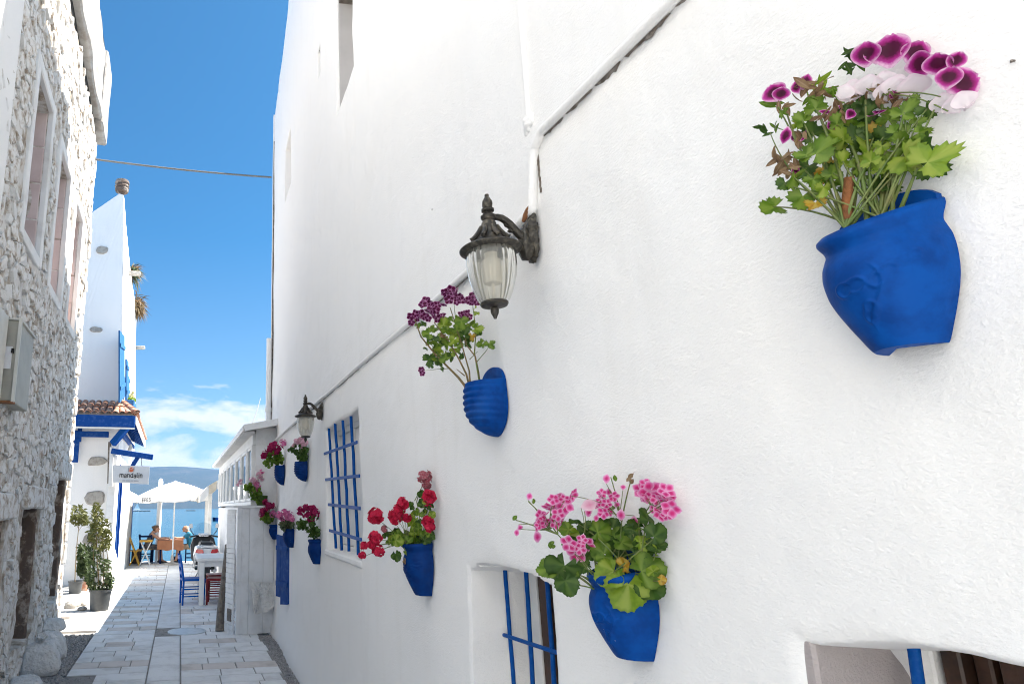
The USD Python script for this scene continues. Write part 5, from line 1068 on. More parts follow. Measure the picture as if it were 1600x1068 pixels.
# ---- the hanging sign
tl, trr, br, bl = at_y(176.5, 726, 16.5), at_y(234, 728, 16.5), at_y(232, 756, 16.5), at_y(176, 753, 16.5)
sg = Thing('hanging_sign', 'pale grey restaurant sign reading mandalin, hung from a blue beam', 'sign', (tl + br) / 2)
M('print_worn', (.40, .40, .41), .6); M('sign_board', (.60, .60, .60), .5, var=4.0, col2=(.56, .56, .57)); M('sign_black', (.012, .011, .012), .5); M('sign_orange', (.55, .12, .05), .5); M('sign_grey', (.16, .16, .17), .6)
sg.add('board', slab_from([tl, trr, br, bl], (0, -1, 0), .04), 'sign_board')
for x in (186, 221): sg.add('hanger', tube([at_y(x, 727, 16.52), at_y(x + .5, 709, 16.53)], .008, 6), 'cable_grey')
ex = (trr - tl) / np.linalg.norm(trr - tl); ez = np.array([0, 0, 1.0]); W = np.linalg.norm(trr - tl)
def lettering(txt, h, cx, z, mat, name, bold=True, slant=0.0, width=None):
    m = meshkit.text_mesh(txt, h, .006, bold); b = m.bounds; v = np.array(m.vertices); v[:, 0] -= (b[0][0] + b[1][0]) / 2
    if width: v[:, 0] *= width / (b[1][0] - b[0][0])
    v[:, 0] += v[:, 1] * slant; m.vertices = v; m.apply_transform(frame_T(cx + np.array([0, -.0465 + .04, 0]) + ez * z, ex, ez, (0, -1, 0))); return m
mid = (tl + trr + br + bl) / 4
def letters(thing, txt, h, c, z, mat, width, bold=True, hop=()):
    """One mesh per letter, set side by side."""
    ms = [meshkit.text_mesh(ch, h, .006, bold) for ch in txt]; gap = h * .14; tot = sum(m.bounds[1][0] - m.bounds[0][0] for m in ms) + gap * (len(ms) - 1); k = width / tot; x = -width / 2
    for i, m in enumerate(ms):
        b = m.bounds; v = np.array(m.vertices); w_ = (b[1][0] - b[0][0]) * k; v[:, 0] = (v[:, 0] - b[0][0]) * k + x; v[:, 1] += hop[i % len(hop)] * h if hop else 0; m.vertices = v
        m.apply_transform(frame_T(c + ez * z + np.array([0, -.0015, 0]), ex, ez, (0, -1, 0))); thing.add('letter', m, mat); x += w_ + gap * k
letters(sg, 'mandalin', .115, mid + (0, -.0, 0), -.075, 'sign_black', W * .62, True, (0, -.06, .02, 0, -.05, .05, -.04, 0.02))
for x0_, x1_, h_ in ((-.20, -.13, .03), (-.115, -.02, .034), (-.005, .06, .028), (.075, .19, .032)):
    m = bx((x0_, -.5 * h_, 0), (x1_, .5 * h_, .005)); m.apply_transform(frame_T(mid + ez * -.155 + np.array([0, -.0015, 0]), ex, ez, (0, -1, 0))); sg.add('small_print', m, 'print_worn')
lo = mid + ez * .115
def logo_poly(pts, mat, name): 
    m = prism(Polygon(pts), .006); m.apply_transform(frame_T(lo + np.array([0, -.0015, 0]), ex, ez, (0, -1, 0))); sg.add(name, m, mat)
logo_poly([(-.045, -.05), (.01, -.06), (.05, -.03), (.05, .04), (.02, .01), (-.045, .005)], 'sign_orange', 'logo_mark')
logo_poly([(-.045, .015), (.0, .022), (.05, .06), (-.02, .065)], 'sign_orange', 'logo_mark')
for q in ([(-.068, -.06), (-.055, -.06), (-.055, .06), (-.068, .055)], [(.058, -.06), (.07, -.055), (.07, .07), (.058, .065)]): logo_poly(q, 'sign_grey', 'logo_bar')

# ---- plants on that house
def dry_tuft(label, P, n, length, mats, seed, down):
    t = Thing('dry_plant', label, 'plant', P); rr = np.random.default_rng(seed); c = np.asarray(P)
    for mt in mats:
        Vs, Fs, Us, k = [], [], [], 0
        for i in range(n // len(mats)):
            d = PN * rr.uniform(.3, 1) + rr.normal(0, .6, 3); d[2] -= down * rr.random(); d /= np.linalg.norm(d); s = np.cross(d, rr.normal(0, 1, 3)); s /= np.linalg.norm(s); L = length * rr.uniform(.5, 1); w = .016
            p = c + rr.normal(0, .10, 3) * (.4, 1.4, 1); tip = p + d * L - np.array([0, 0, L * .3]); md = p + d * L * .55
            Vs += [p - s * w, p + s * w, md + s * w * .8, md - s * w * .8, tip]; Fs += [(k, k + 1, k + 2), (k, k + 2, k + 3), (k + 3, k + 2, k + 4)]; Us += [(.5, .2)] * 5; k += 5
        stuff(t.add('fronds', (np.array(Vs), np.array(Fs)), mt, uv=np.array(Us)))
    t.add('stalk', tube([c - PN * .3, c + PN * .05], .035, 7), 'bark_rust')
dry_tuft('spiky grey green tuft sprouting from the upper street wall', bsp(207, 425), 200, .52, ['leaf_grey', 'leaf_dry'], 1, .5)
dry_tuft('brown dried hanging tuft on the upper street wall, below the spiky one', bsp(212, 474), 420, .58, ['leaf_dry', 'stem_brown'], 2, 1.8)
fb = Thing('flower_box', 'pale blue box with yellow white flowers on the canopy', 'flower box', at_y(204, 634, 17.6)); c = at_y(204, 632, 17.6)
fb.add('box', bx(c + (-.22, -.45, -.16), c + (.12, .45, .06), .012), 'shutter_blue')
pf = Plant(fb, c + (0, 0, .1), 'flowers', 61, .3, wall=False); foliage(fb, pf.path, pf, [(204, 626, 6, 5)], 60, 6, 'leaf_lime', 61, False)
for i in range(9): P = pf.at(204 + pf.r.normal(0, 4), 622 + pf.r.normal(0, 3.5)); pf.put('flower_head', head(600 + i, 8, .8, .55), P, 6 * pf.px(P), 'petal_yellow', 0, .5)

# ---- potted shrubs
def tub(name, label, c, r, h, mat, rim=True, cat='potted plant'):
    t = Thing(name, label, cat, (c[0], c[1], -.005)); t.add('pot', lathe([(0, 0), (r * .78, 0), (r * .80, .01), (r * .97, h * .9), (r * 1.04, h * .9), (r * 1.05, h), (r * .97, h), (r * .93, h * .86), (0, h * .85)], 28), mat, smooth=40, local=True)
    t.add('soil', lathe([(0, h * .88), (r * .90, h * .865)], 20), 'soil', local=True); return t
def shrub(t, c, h0, stems, spots, n, leaf, mats, seed, spread):
    P = Plant(t, np.array([c[0], c[1], 1.0]), 'shrub', seed, spread, wall=False)
    for pts, r0 in stems: P.stem([P.at(x, y, P.r.uniform(-.3, .3) * spread) for x, y in pts], r0, r0 * .5, 'stem_brown')
    for i, mt in enumerate(mats): foliage(t, P.path, P, spots[i], n[i], leaf, mt, seed + i, False, True)
leafmat('needle_olive', (.10, .115, .03), (.16, .15, .04), (.16, .18, .06)); leafmat('needle_green', (.045, .075, .025), (.07, .10, .03), (.09, .12, .05))
c = on_ground(155, 952); t = tub('potted_shrub', 'tall feathery olive shrub in a big dark grey tub, nearest on the left', c, .20, .36, 'grey_plastic')
shrub(t, c, .36, [([(155, 928), (152, 880), (150, 820), (150, 792)], .012), ([(160, 928), (163, 880), (160, 840)], .01), ([(148, 928), (146, 880), (147, 840)], .01), ([(165, 928), (170, 880), (165, 850)], .009), ([(152, 928), (156, 870), (158, 850)], .009), ([(157, 928), (166, 900), (168, 868)], .008)],
      [[(151, 800, 7, 16), (158, 822, 15, 14), (146, 832, 10, 16), (167, 836, 9, 10), (160, 852, 13, 8), (153, 812, 14, 20)], [(156, 918, 19, 9), (150, 880, 12, 22), (166, 890, 8, 18), (140, 905, 6, 8), (172, 905, 6, 10)]], (400, 380), 8, ['needle_olive', 'needle_green'], 71, .16)
c = on_ground(117, 926); t = tub('potted_tree', 'slim standard tree with a round olive crown in a grey plastic pot', c, .155, .26, 'grey_plastic')
shrub(t, c, .26, [([(117, 908), (119, 860), (123, 825), (124, 800)], .011), ([(123, 825), (114, 812)], .006), ([(122, 830), (132, 815)], .006)], [[(123, 800, 12, 12), (119, 812, 9, 8), (131, 812, 8, 8)]], (240,), 8, ['needle_olive'], 73, .16)
c = on_ground(131, 922); t = tub('potted_reed', 'drooping narrow leaved plant in a small orange clay pot', c, .10, .20, 'terracotta')
shrub(t, c, .2, [([(130, 908), (128, 880), (127, 852)], .006), ([(131, 908), (134, 870), (133, 848)], .006)], [[(129, 868, 7, 18), (126, 890, 5, 12), (134, 880, 5, 18)]], (240,), 11, ['needle_green'], 75, .12)
c = on_ground(141, 914); t = tub('potted_bush', 'leafy stems in a grey pot behind the small orange clay pot', c, .15, .28, 'grey_plastic')
shrub(t, c, .28, [([(140, 893), (142, 860), (144, 830)], .008)], [[(143, 850, 7, 24), (140, 872, 6, 12)]], (170,), 8, ['needle_green'], 77, .12)
lp = Thing('leaning_board', 'long white weathered board leaning against the blue trimmed house corner', 'board', on_ground(187, 920))
a_, b_ = on_ground(188, 921) + (0, 0, .01), at_y(163, 812, 16.72); lp.add('board', wavy(obox(a_, b_, .17, .05, upv=(0, -1, .1), bev=.008).subdivide_to_size(.2), .012, 3, 2), 'worn_plaster', smooth=30)
rk = np.random.default_rng(12)
for k in range(9):
    m = trimesh.creation.icosphere(2, 1); m.vertices *= rk.uniform(.05, .13, 3) * (1, 1, .6); wavy(m, .025, 9, k); q = on_ground(106 + rk.uniform(0, 27), 948 + rk.uniform(-4, 5)); m.apply_translation((q[0], q[1], .02))
    top_mesh('loose_stone', m, 'bare_stone', 'brown loose stones in a heap before the potted plants', 'stone', 'stones heaped before the potted plants', smooth=60)
top_mesh('brick', bx((-2.05, 11.85, -.004), (-1.72, 11.97, .05), .008), 'slab_rosy', 'single flat reddish brick lying in the sun by the house corner', 'brick')

# ================================================================== RIGHT SIDE: THE HUT
hut = Thing('hut', 'white boarded hut with windows and corrugated eaves at the end of the white house', 'hut', (.86, 9.99, 0))
HA, HB, HC = np.array([.86, 9.99, 0]), np.array([1.47, 10.09, 0]), np.array([.755, 10.30, 0])
def face(A, B, z0, z1, t, t0=0.0, t1=1.0, off=0.0, bev=.003):
    d = (B - A); L = np.linalg.norm(d); d /= L; n = np.array([d[1], -d[0], 0]); a, b = A + d * L * t0, A + d * L * t1
    m = bx((0, -t, z0), (np.linalg.norm(b - a), 0, z1), bev); m.apply_transform(frame_T(a + n * (off) , d, -n, (0, 0, 1))) if False else m.apply_transform(frame_T(a + n * off, d, np.cross((0, 0, 1), d), (0, 0, 1))); return m
for k, (t0, t1, o) in enumerate(((.0, .10, .012), (.105, .30, .0), (.305, .66, .004), (.665, .93, .0), (.935, 1.0, -.02))): hut.add('front_board', face(HA, HB, .0 if k else -.02, 1.80, .03, t0, t1, o), 'white_planks')
z = -.02; k = 0
while z < 1.78:
    h = .072; m = face(HC, HA, z, z + h - .004, .02, 0, .94, .004 + .004 * (k % 2)); hut.add('clapboard', m, 'white_planks'); z += h; k += 1
hut.add('vent', face(HC, HA, .17, .34, .02, .35, .75, .02, .002), 'grey_wood')
for q in range(4): hut.add('vent_slat', face(HC, HA, .185 + q * .038, .205 + q * .038, .012, .38, .72, .027, .001), 'white_planks')
hut.add('ledge', hull([(.80, 9.93, 1.802), (1.50, 10.04, 1.802), (.70, 10.32, 1.802), (1.50, 10.6, 1.802), (.80, 9.93, 1.835), (1.50, 10.04, 1.835), (.70, 10.32, 1.835), (1.50, 10.6, 1.835)]), 'white_paint')
hut.add('front_return', bx((1.15, 10.155, 1.84), (1.62, 10.215, 3.05), .004), 'white_planks')
# glazed side wall along the alley
XS = 1.12; HE = 19.2
hut.add('side_sill', bx((XS - .03, 10.22, 1.84), (XS + .05, HE, 1.90), .004), 'white_paint'); hut.add('side_wall', bx((XS - .01, 10.35, -.03), (XS + .05, HE, 1.80)), 'white_planks'); hut.add('side_head', bx((XS - .02, 10.22, 2.78), (XS + .05, HE, 2.96), .004), 'white_paint')
ys = [10.22, 11.05, 12.2, 13.4, 14.7, 15.9, 17.1, 18.2, 19.14]
for k, y in enumerate(ys): hut.add('side_post', bx((XS - .035, y, 1.905), (XS + .045, y + .09, 2.775), .004), 'white_paint')
for y0, y1 in zip(ys, ys[1:]):
    w = hut.group_part('window'); hut.add('pane', bx((XS, y0 + .15, 1.96), (XS + .006, y1 - .06, 2.72)), 'window_glass', parent=w)
    for a_, b_, z0, z1 in ((y0 + .095, y1 - .005, 1.905, 1.955), (y0 + .095, y1 - .005, 2.725, 2.773), (y0 + .095, y0 + .145, 1.96, 2.72), (y1 - .055, y1 - .005, 1.96, 2.72)): hut.add('frame', bx((XS - .02, a_, z0), (XS + .025, b_, z1), .003), 'white_paint', parent=w)
hut.add('back_wall', bx((3.6, 10.3, -.03), (3.66, HE, 3.4)), 'white_planks'); hut.add('end_wall', bx((XS + .06, HE - .04, -.03), (3.6, HE, 3.0)), 'white_planks')
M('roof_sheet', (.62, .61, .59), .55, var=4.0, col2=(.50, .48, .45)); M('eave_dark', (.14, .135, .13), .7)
yy = np.arange(9.86, HE + .15, .02); xx = np.array([.93, 1.5, 2.6, 3.75]); Yg, Xg = np.meshgrid(yy, xx, indexing='ij'); Zg = 2.985 + (Xg - .93) * .20 + .014 * np.sin(Yg * 2 * PI / .13) + .05 * np.clip((10.6 - Yg), 0, 1) * 0
v1, f1 = grid(np.stack([Xg, Yg, Zg], -1)); v2, f2 = grid(np.stack([Xg, Yg, Zg - .012], -1), True); hut.add('corrugated_roof', (np.vstack([v1, v2]), np.vstack([f1, f2 + len(v1)])), 'roof_sheet', smooth=60)
hut.add('eave_board', bx((.905, 9.86, 2.955), (.925, HE + .1, 3.035), .003), 'white_paint'); hut.add('gable_board', obox((.925, 9.84, 3.0), (1.62, 9.84, 3.14), .03, .10), 'white_paint')
y = 9.95
while y < HE: hut.add('eave_slat', bx((.93, y, 2.935), (XS - .02, y + .06, 2.965)), 'white_planks'); y += .16
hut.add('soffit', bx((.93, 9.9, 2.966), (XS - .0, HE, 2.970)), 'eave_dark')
# cloth pinned on the front, pole, plant on the ledge
S_, T_ = np.meshgrid(np.linspace(0, 1, 22), np.linspace(0, 1, 18), indexing='ij'); dd = (HB - HA) / np.linalg.norm(HB - HA); nn = np.array([dd[1], -dd[0], 0])
Lc = .60; hang = .62 - .30 * (T_ * 0) ; zt = .74 - .05 * S_; zb = .30 + .16 * S_ ** 2 - .10 * np.sin(S_ * 5) * .3
Pc = (HA + dd * .22)[None, None] + dd * (S_ * .47 + .03 * T_)[..., None] + nn * (.050 + .045 * T_ * (1 + .8 * np.sin(S_ * 9 + 2 * T_)) + .02 * np.sin(S_ * 17) * T_)[..., None]; Pc[..., 2] = zt + (zb - zt) * T_
v1, f1 = grid(Pc); top_mesh('cloth', (np.vstack([v1, v1 - nn * .003]), np.vstack([f1, f1[:, ::-1] + len(v1)])), 'sack_cloth', 'white cloth hanging loose low on the front of the hut', 'cloth', smooth=True)
po = [on_ground(343, 985) + (0, 0, -.0), at_y(345, 950, 10.42), at_y(350, 910, 10.55), at_y(353, 880, 10.7)]
top_mesh('pole', wavy(tube(np.array([po[0], po[1], po[2], po[3], po[3] + (po[3] - po[2])]), [.065, .06, .058, .052, .05], 9), .006, 12), 'grey_wood', 'dark weathered pole leaning on the corner of the hut', 'pole', smooth=50)
v_ = np.array([1.24, 10.11, 1.835]); gp = Thing('potted_geranium', 'pale pink geranium in a green pot on the hut ledge', 'potted plant', v_); gp.add('pot', lathe([(0, 0), (.07, 0), (.095, .12), (.10, .15), (.09, .15), (.085, .13), (0, .125)], 20), 'leaf_dark', smooth=40, local=True)
P = Plant(gp, v_ + (0, 0, .2), 'geranium', 81, .08, wall=False); foliage(gp, P.path, P, [(398, 770, 11, 10), (390, 762, 8, 6), (403, 776, 6, 8)], 120, 7, 'leaf_green', 81, False)
for i, (x, y, s) in enumerate(((401, 757, 15), (397, 750, 11), (404, 742, 12), (408, 737, 9), (376, 752, 10), (372, 757, 8), (400, 764, 12), (393, 748, 8), (409, 748, 9))):
    Pt = P.at(x, y); P.put('flower_head', head(810 + i, 10, .85, .5), Pt, s * P.px(Pt), 'petal_pale' if i % 3 else 'petal_rose', 0, .4); P.arc(P.at(397, 778), Pt, .003, .002)
# manhole
mh = Thing('manhole', 'round pale metal cover set in a dark strip of the paving', 'manhole cover', (.16, 10.42, 0)); mh.add('surround', bx((-.28, 10.055, -.033), (1.05, 10.745, -.004), .004), 'ground_dirt')
M('cover_metal', (.60, .62, .62), .35, var=9.0, col2=(.50, .52, .52), metal=.3)
mh.add('cover', lathe([(0, .006), (.24, .006), (.25, .004), (.25, -.01)], 40, centre=(.18, 10.40, 0)), 'cover_metal', smooth=30)
mh.add('rim', lathe([(.253, -.01), (.253, .005), (.285, .005), (.29, -.01)], 40, centre=(.18, 10.40, 0)), 'cover_metal', smooth=30)

# ================================================================== THE CAFE AT THE QUAY
def world_from(t, m): return m
def taverna_chair(label, loc, rotz, mat, group=None, seat='straw_seat'):
    """Faces +x in its own frame."""
    t = Thing('chair', label, 'chair', loc, rotz, group); A = lambda n, m, mt: t.add(n, m, mt, local=True, smooth=40)
    for sy in (-1, 1):
        A('rear_leg', tube([(-.20, sy * .19, 0), (-.195, sy * .19, .44), (-.235, sy * .185, .70), (-.275, sy * .18, .93)], [.018, .021, .020, .016], 8), mat)
        A('front_leg', tube([(.20, sy * .20, 0), (.20, sy * .195, .46)], [.017, .022], 8), mat)
        for z in (.16, .29): A('side_stretcher', tube([(-.2, sy * .19, z), (.2, sy * .197, z)], .011, 6), mat)
    for z, h in ((.58, .05), (.72, .055), (.87, .06)):
        x = np.interp(z, [.44, .70, .93], [-.195, -.235, -.275]); A('back_slat', hull([(x + dx + .02 * (abs(y) < .1) * -1, y, z + dz) for y in (-.185, -.08, .08, .185) for dx in (-.008, .008) for dz in (-h / 2, h / 2)]), mat)
    A('front_stretcher', tube([(.2, -.19, .20), (.2, .19, .20)], .011, 6), mat); A('rear_stretcher', tube([(-.198, -.19, .22), (-.198, .19, .22)], .011, 6), mat)
    A('seat', bx((-.225, -.215, .435), (.225, .215, .475), .014), mat if seat is None else seat)
    return t
M('straw_seat', (.36, .27, .15), .9, var=60.0, col2=(.22, .16, .08), bump=(120, .6, .004))
blue('chair_navy', (.006, .018, .07), (.008, .022, .08), .5)
taverna_chair('blue wooden ladder back chair at the left end of the white table', (.30, 13.25, 0), .12, 'chair_blue', seat=None)
taverna_chair('red wooden chair pushed under the white table, nearest one', (.80, 13.22, 0), PI - .1, 'chair_red', seat=None)
taverna_chair('red wooden chair behind the other red one at the white table', (.83, 13.95, 0), PI + .08, 'chair_red', seat=None)
tb = Thing('table', 'thick legged white wooden table beside the hut', 'table', (.75, 13.5, 0))
tb.add('tabletop', bx((.36, 12.92, .80), (1.08, 14.3, .86), .012), 'white_paint'); tb.add('apron', bx((.45, 12.99, .70), (1.04, 14.2, .797), .004), 'white_paint')
for x, y in ((.42, 12.96), (.98, 12.96), (.42, 14.13), (.98, 14.13)): tb.add('leg', bx((x, y, -.005), (x + .095, y + .095, .798), .008), 'white_paint')

# ---- scooter, seen from behind
M('scooter_white', (.72, .72, .72), .25, coat=.6); M('scooter_black', (.014, .014, .015), .45); M('rubber', (.016, .016, .016), .85); M('lamp_red', (.55, .02, .025), .2, coat=.8); M('chrome', (.6, .6, .6), .25, metal=1.0)
sc = Thing('scooter', 'white touring scooter with red tail lamps parked with its back to the alley', 'scooter', (.69, 16.9, 0), .03)
SA = lambda n, m, mt, sm=40, **k: sc.add(n, m, mt, smooth=sm, local=True, **k)
def wheel(y, r, w):
    p = sc.group_part('wheel'); Rm = trimesh.transformations.rotation_matrix(PI / 2, (0, 1, 0))
    for n, pr, mt in (('tyre', [(r - .075, -w / 2 + .01), (r - .03, -w / 2), (r - .006, -w / 4), (r, 0), (r - .006, w / 4), (r - .03, w / 2), (r - .075, w / 2 - .01)], 'rubber'), ('rim', [(0, -.03), (.05, -.035), (.06, -.02), (r - .09, -.02), (r - .072, -w / 2 + .012), (r - .072, w / 2 - .012), (r - .09, .02), (.06, .02), (.05, .035), (0, .03)], 'chrome')):
        m = lathe(pr, 32); m.apply_transform(Rm); m.apply_translation((0, y, r - .005)); SA(n, m, mt, parent=p)
wheel(-.05, .27, .14); wheel(1.35, .28, .12)
def smooth_hull(pts, it=2):
    m = hull(pts).subdivide_to_size(.06); trimesh.smoothing.filter_taubin(m, lamb=.5, nu=.5, iterations=it * 6); return m
SA('tail_body', smooth_hull([(x * s, y, z) for s in (-1, 1) for x, y, z in ((.14, -.42, .64), (.30, -.32, .70), (.33, -.18, .66), (.30, .1, .52), (.24, -.36, .84), (.29, -.1, .86), (.27, .15, .86), (.24, .5, .70), (.20, .5, .45), (.10, -.45, .84), (.10, -.44, .90), (.16, -.1, .92))]), 'scooter_white', 60)
SA('lower_valance', smooth_hull([(x * s, y, z) for s in (-1, 1) for x, y, z in ((.13, -.40, .60), (.20, -.30, .62), (.22, .1, .42), (.12, -.36, .48), (.15, .15, .36))]), 'scooter_black', 60)
for s in (-1, 1):
    SA('tail_lamp', smooth_hull([(s * x, y, z) for x, y, z in ((.08, -.468, .73), (.11, -.470, .81), (.26, -.385, .82), (.30, -.35, .74), (.13, -.45, .69), (.12, -.38, .74), (.25, -.28, .75))], 1), 'lamp_red', 60)
    SA('side_panel', smooth_hull([(s * x, y, z) for x, y, z in ((.24, .30, .30), (.30, .35, .34), (.24, 1.0, .25), (.30, .98, .30), (.22, .3, .55), (.28, .32, .52), (.23, .6, .36), (.29, .6, .36))]), 'scooter_white', 60)
    SA('mirror_stalk', tube([(s * .26, 1.00, 1.10), (s * .34, 1.00, 1.20), (s * .36, .97, 1.28)], .011, 7), 'scooter_black')
    SA('mirror', smooth_hull([(s * x, y, z) for x, y, z in ((.29, .96, 1.28), (.39, .96, 1.27), (.40, .96, 1.38), (.31, .96, 1.40), (.32, 1.03, 1.30), (.38, 1.03, 1.36))], 1), 'scooter_white', 60)
    SA('handle_grip', tube([(s * .20, 1.00, 1.08), (s * .37, .93, 1.05)], .021, 10), 'scooter_black'); SA('brake_lever', tube([(s * .22, 1.05, 1.08), (s * .38, 1.00, 1.045)], .008, 6), 'chrome')
    SA('shock', tube([(s * .17, -.03, .26), (s * .17, .08, .58)], .03, 9), 'scooter_black')
SA('seat', smooth_hull([(x * s, y, z) for s in (-1, 1) for x, y, z in ((.13, -.30, .91), (.18, -.26, .89), (.20, .2, .88), (.17, .15, .98), (.19, .62, .78), (.14, .60, .84), (.13, -.24, .97))]), 'scooter_black', 60)
SA('backrest_pad', smooth_hull([(x * s, y, z) for s in (-1, 1) for x, y, z in ((.12, .12, .92), (.14, .20, .92), (.10, .14, 1.02), (.11, .19, 1.01))], 1), 'scooter_black', 60)
SA('inner_fairing', smooth_hull([(x * s, y, z) for s in (-1, 1) for x, y, z in ((.22, .86, .34), (.32, .98, .50), (.34, 1.05, .82), (.27, 1.05, 1.02), (.16, 1.08, 1.08), (.20, 1.3, .5), (.25, 1.25, .9))]), 'scooter_black', 60)
SA('front_fairing', smooth_hull([(x * s, y, z) for s in (-1, 1) for x, y, z in ((.30, 1.10, .45), (.36, 1.12, .80), (.28, 1.16, 1.04), (.12, 1.52, .62), (.14, 1.45, .9), (.16, 1.2, 1.10), (.14, 1.4, .4))]), 'scooter_white', 60)
SA('handlebar', tube([(-.22, 1.0, 1.08), (0, 1.04, 1.06), (.22, 1.0, 1.08)], .022, 9), 'scooter_black'); SA('dash', smooth_hull([(x * s, y, z) for s in (-1, 1) for x, y, z in ((.12, .98, 1.05), (.15, 1.06, 1.14), (.10, .97, 1.10), (.10, 1.12, 1.05))], 1), 'scooter_white', 60)
S_, T_ = np.meshgrid(np.linspace(-1, 1, 13), np.linspace(0, 1, 8), indexing='ij'); ws = np.stack([S_ * (.27 - .10 * T_ ** 2), 1.28 - .18 * T_ - .10 * S_ ** 2 * 1.0 + .06, 1.04 + .38 * T_ * (1 - .12 * S_ ** 2)], -1); v1, f1 = grid(ws)
MAT['windscreen'] = usdkit.material(stage, '/World/Looks/windscreen', {'f': ('fresnel', {'IOR': 1.4}), 't': ('transparent_bsdf', {'color': (.72, .78, .82)}), 'gl': ('glossy_bsdf', {'color': (.9, .93, .95), 'roughness': .05}), 'm': ('mix_closure', {})}, [('f.fac', 'm.fac'), ('t.BSDF', 'm.closure1'), ('gl.BSDF', 'm.closure2')], surface='m.closure')
SA('windscreen', (v1, f1), 'windscreen', True)
SA('mudguard', smooth_hull([(x * s, y, z) for s in (-1, 1) for x, y, z in ((.08, -.40, .48), (.09, -.36, .26), (.07, -.43, .24), (.09, -.2, .56))], 1), 'scooter_black', 60); SA('number_plate', bx((-.10, -.455, .40), (.10, -.445, .52), .003), 'sign_board')
m = lathe([(0, 0), (.04, .0), (.055, .03), (.06, .30), (.05, .40), (0, .42)], 16); m.apply_transform(trimesh.transformations.rotation_matrix(-PI / 2 + .15, (1, 0, 0))); m.apply_translation((.20, -.34, .30)); SA('exhaust', m, 'chrome'); SA('floor', bx((-.24, .40, .26), (.24, 1.0, .31), .01), 'scooter_black'); SA('stand', tube([(-.12, .45, .28), (-.26, .36, .01)], .012, 6), 'scooter_black')

# ---- parasols, posts, awning
M('canvas_white', (.80, .79, .77), .85, var=3.0, col2=(.74, .73, .71), bump=(30, .3, .006)); M('canvas_beige', (.60, .54, .44), .85, var=6.0, col2=(.54, .48, .38)); M('print_dark', (.05, .05, .055), .8); M('print_faint', (.45, .45, .46), .8)
def parasol(label, c, r, z_rim, z_top, sides, tilt, group=None, val=.17):
    t = Thing('parasol', label, 'parasol', (c[0], c[1], 0)); A = lambda n, m, mt, sm=False, **k: t.add(n, m, mt, smooth=sm, local=True, **k)
    top = np.array([0, 0, z_top]); rim = [np.array([r * math.cos(a), r * math.sin(a), z_rim + tilt * math.cos(a)]) for a in (np.arange(sides) + .5) * 2 * PI / sides]
    cn = t.group_part('canopy')
    for i in range(sides):
        a, b = rim[i], rim[(i + 1) % sides]; U, V = np.meshgrid(np.linspace(0, 1, 7), np.linspace(0, 1, 9), indexing='ij')
        P = top + (a * (1 - V[..., None]) + b * V[..., None] - top) * U[..., None]; P[..., 2] += .05 * np.sin(U * PI) - .05 * np.sin(V * PI) * U ** 2
        v1, f1 = grid(P); A('gore', (np.vstack([v1, v1 - (0, 0, .004)]), np.vstack([f1, f1[:, ::-1] + len(v1)])), 'canvas_white', True, parent=cn)
        s = np.linspace(0, 1, 15); e = a * (1 - s[:, None]) + b * s[:, None]; e[:, 2] -= .05 * np.sin(s * PI); lowr = e.copy(); lowr[:, 2] -= val + .012 * np.sin(s * 3 * PI) ** 2; lowr[:, :2] *= 1.012
        v1, f1 = grid(np.array([e, lowr])); nn_ = np.append((a + b)[:2] / np.linalg.norm((a + b)[:2]), 0); A('valance', (np.vstack([v1, v1 - nn_ * .004]), np.vstack([f1, f1[:, ::-1] + len(v1)])), 'canvas_white', True, parent=cn)
        A('rib', tube([top - (0, 0, .06), a - (0, 0, .02)], .010, 5), 'grey_wood', parent=cn)
    A('pole', tube([(.10 * tilt, 0, 0), (0, 0, z_top + .02)], .024, 10), 'white_paint', 50); A('base', lathe([(0, 0), (.26, 0), (.26, .05), (.06, .08), (.04, .3), (0, .3)], 20), 'parapet_concrete', 40); A('cap', lathe([(0, z_top + .03), (.05, z_top + .02), (.06, z_top - .02), (0, z_top - .02)], 12), 'canvas_white', 40)
    return t, rim
pa, rim = parasol('big white parasol with dark lettering on its edge over the two diners', (-.18, 22.2), 1.30, 2.20, 2.66, 8, .05)
# EFES on the valance facing the alley's left part
i = int(np.argmin([((rim[k] + rim[(k + 1) % 8]) / 2) @ np.array([.45, 1.0, 0]) for k in range(8)])); a, b = rim[i], rim[(i + 1) % 8]; e_ = (b - a) / np.linalg.norm(b - a); n_ = np.append((a + b)[:2] / np.linalg.norm((a + b)[:2]), 0); x = -.22
if np.dot(np.cross(e_, (0, 0, 1)), n_) < 0: e_ = -e_
mid_ = (a + b) / 2
for ch in 'EFES':
    m = meshkit.text_mesh(ch, .115, .004, True); w_ = m.bounds[1][0] - m.bounds[0][0]; m.apply_transform(frame_T(mid_ + e_ * x + n_ * .034 + np.array([0, 0, -.178]), e_, (0, 0, 1), n_)); pa.add('letter', m, 'print_dark', local=True); x += w_ + .03

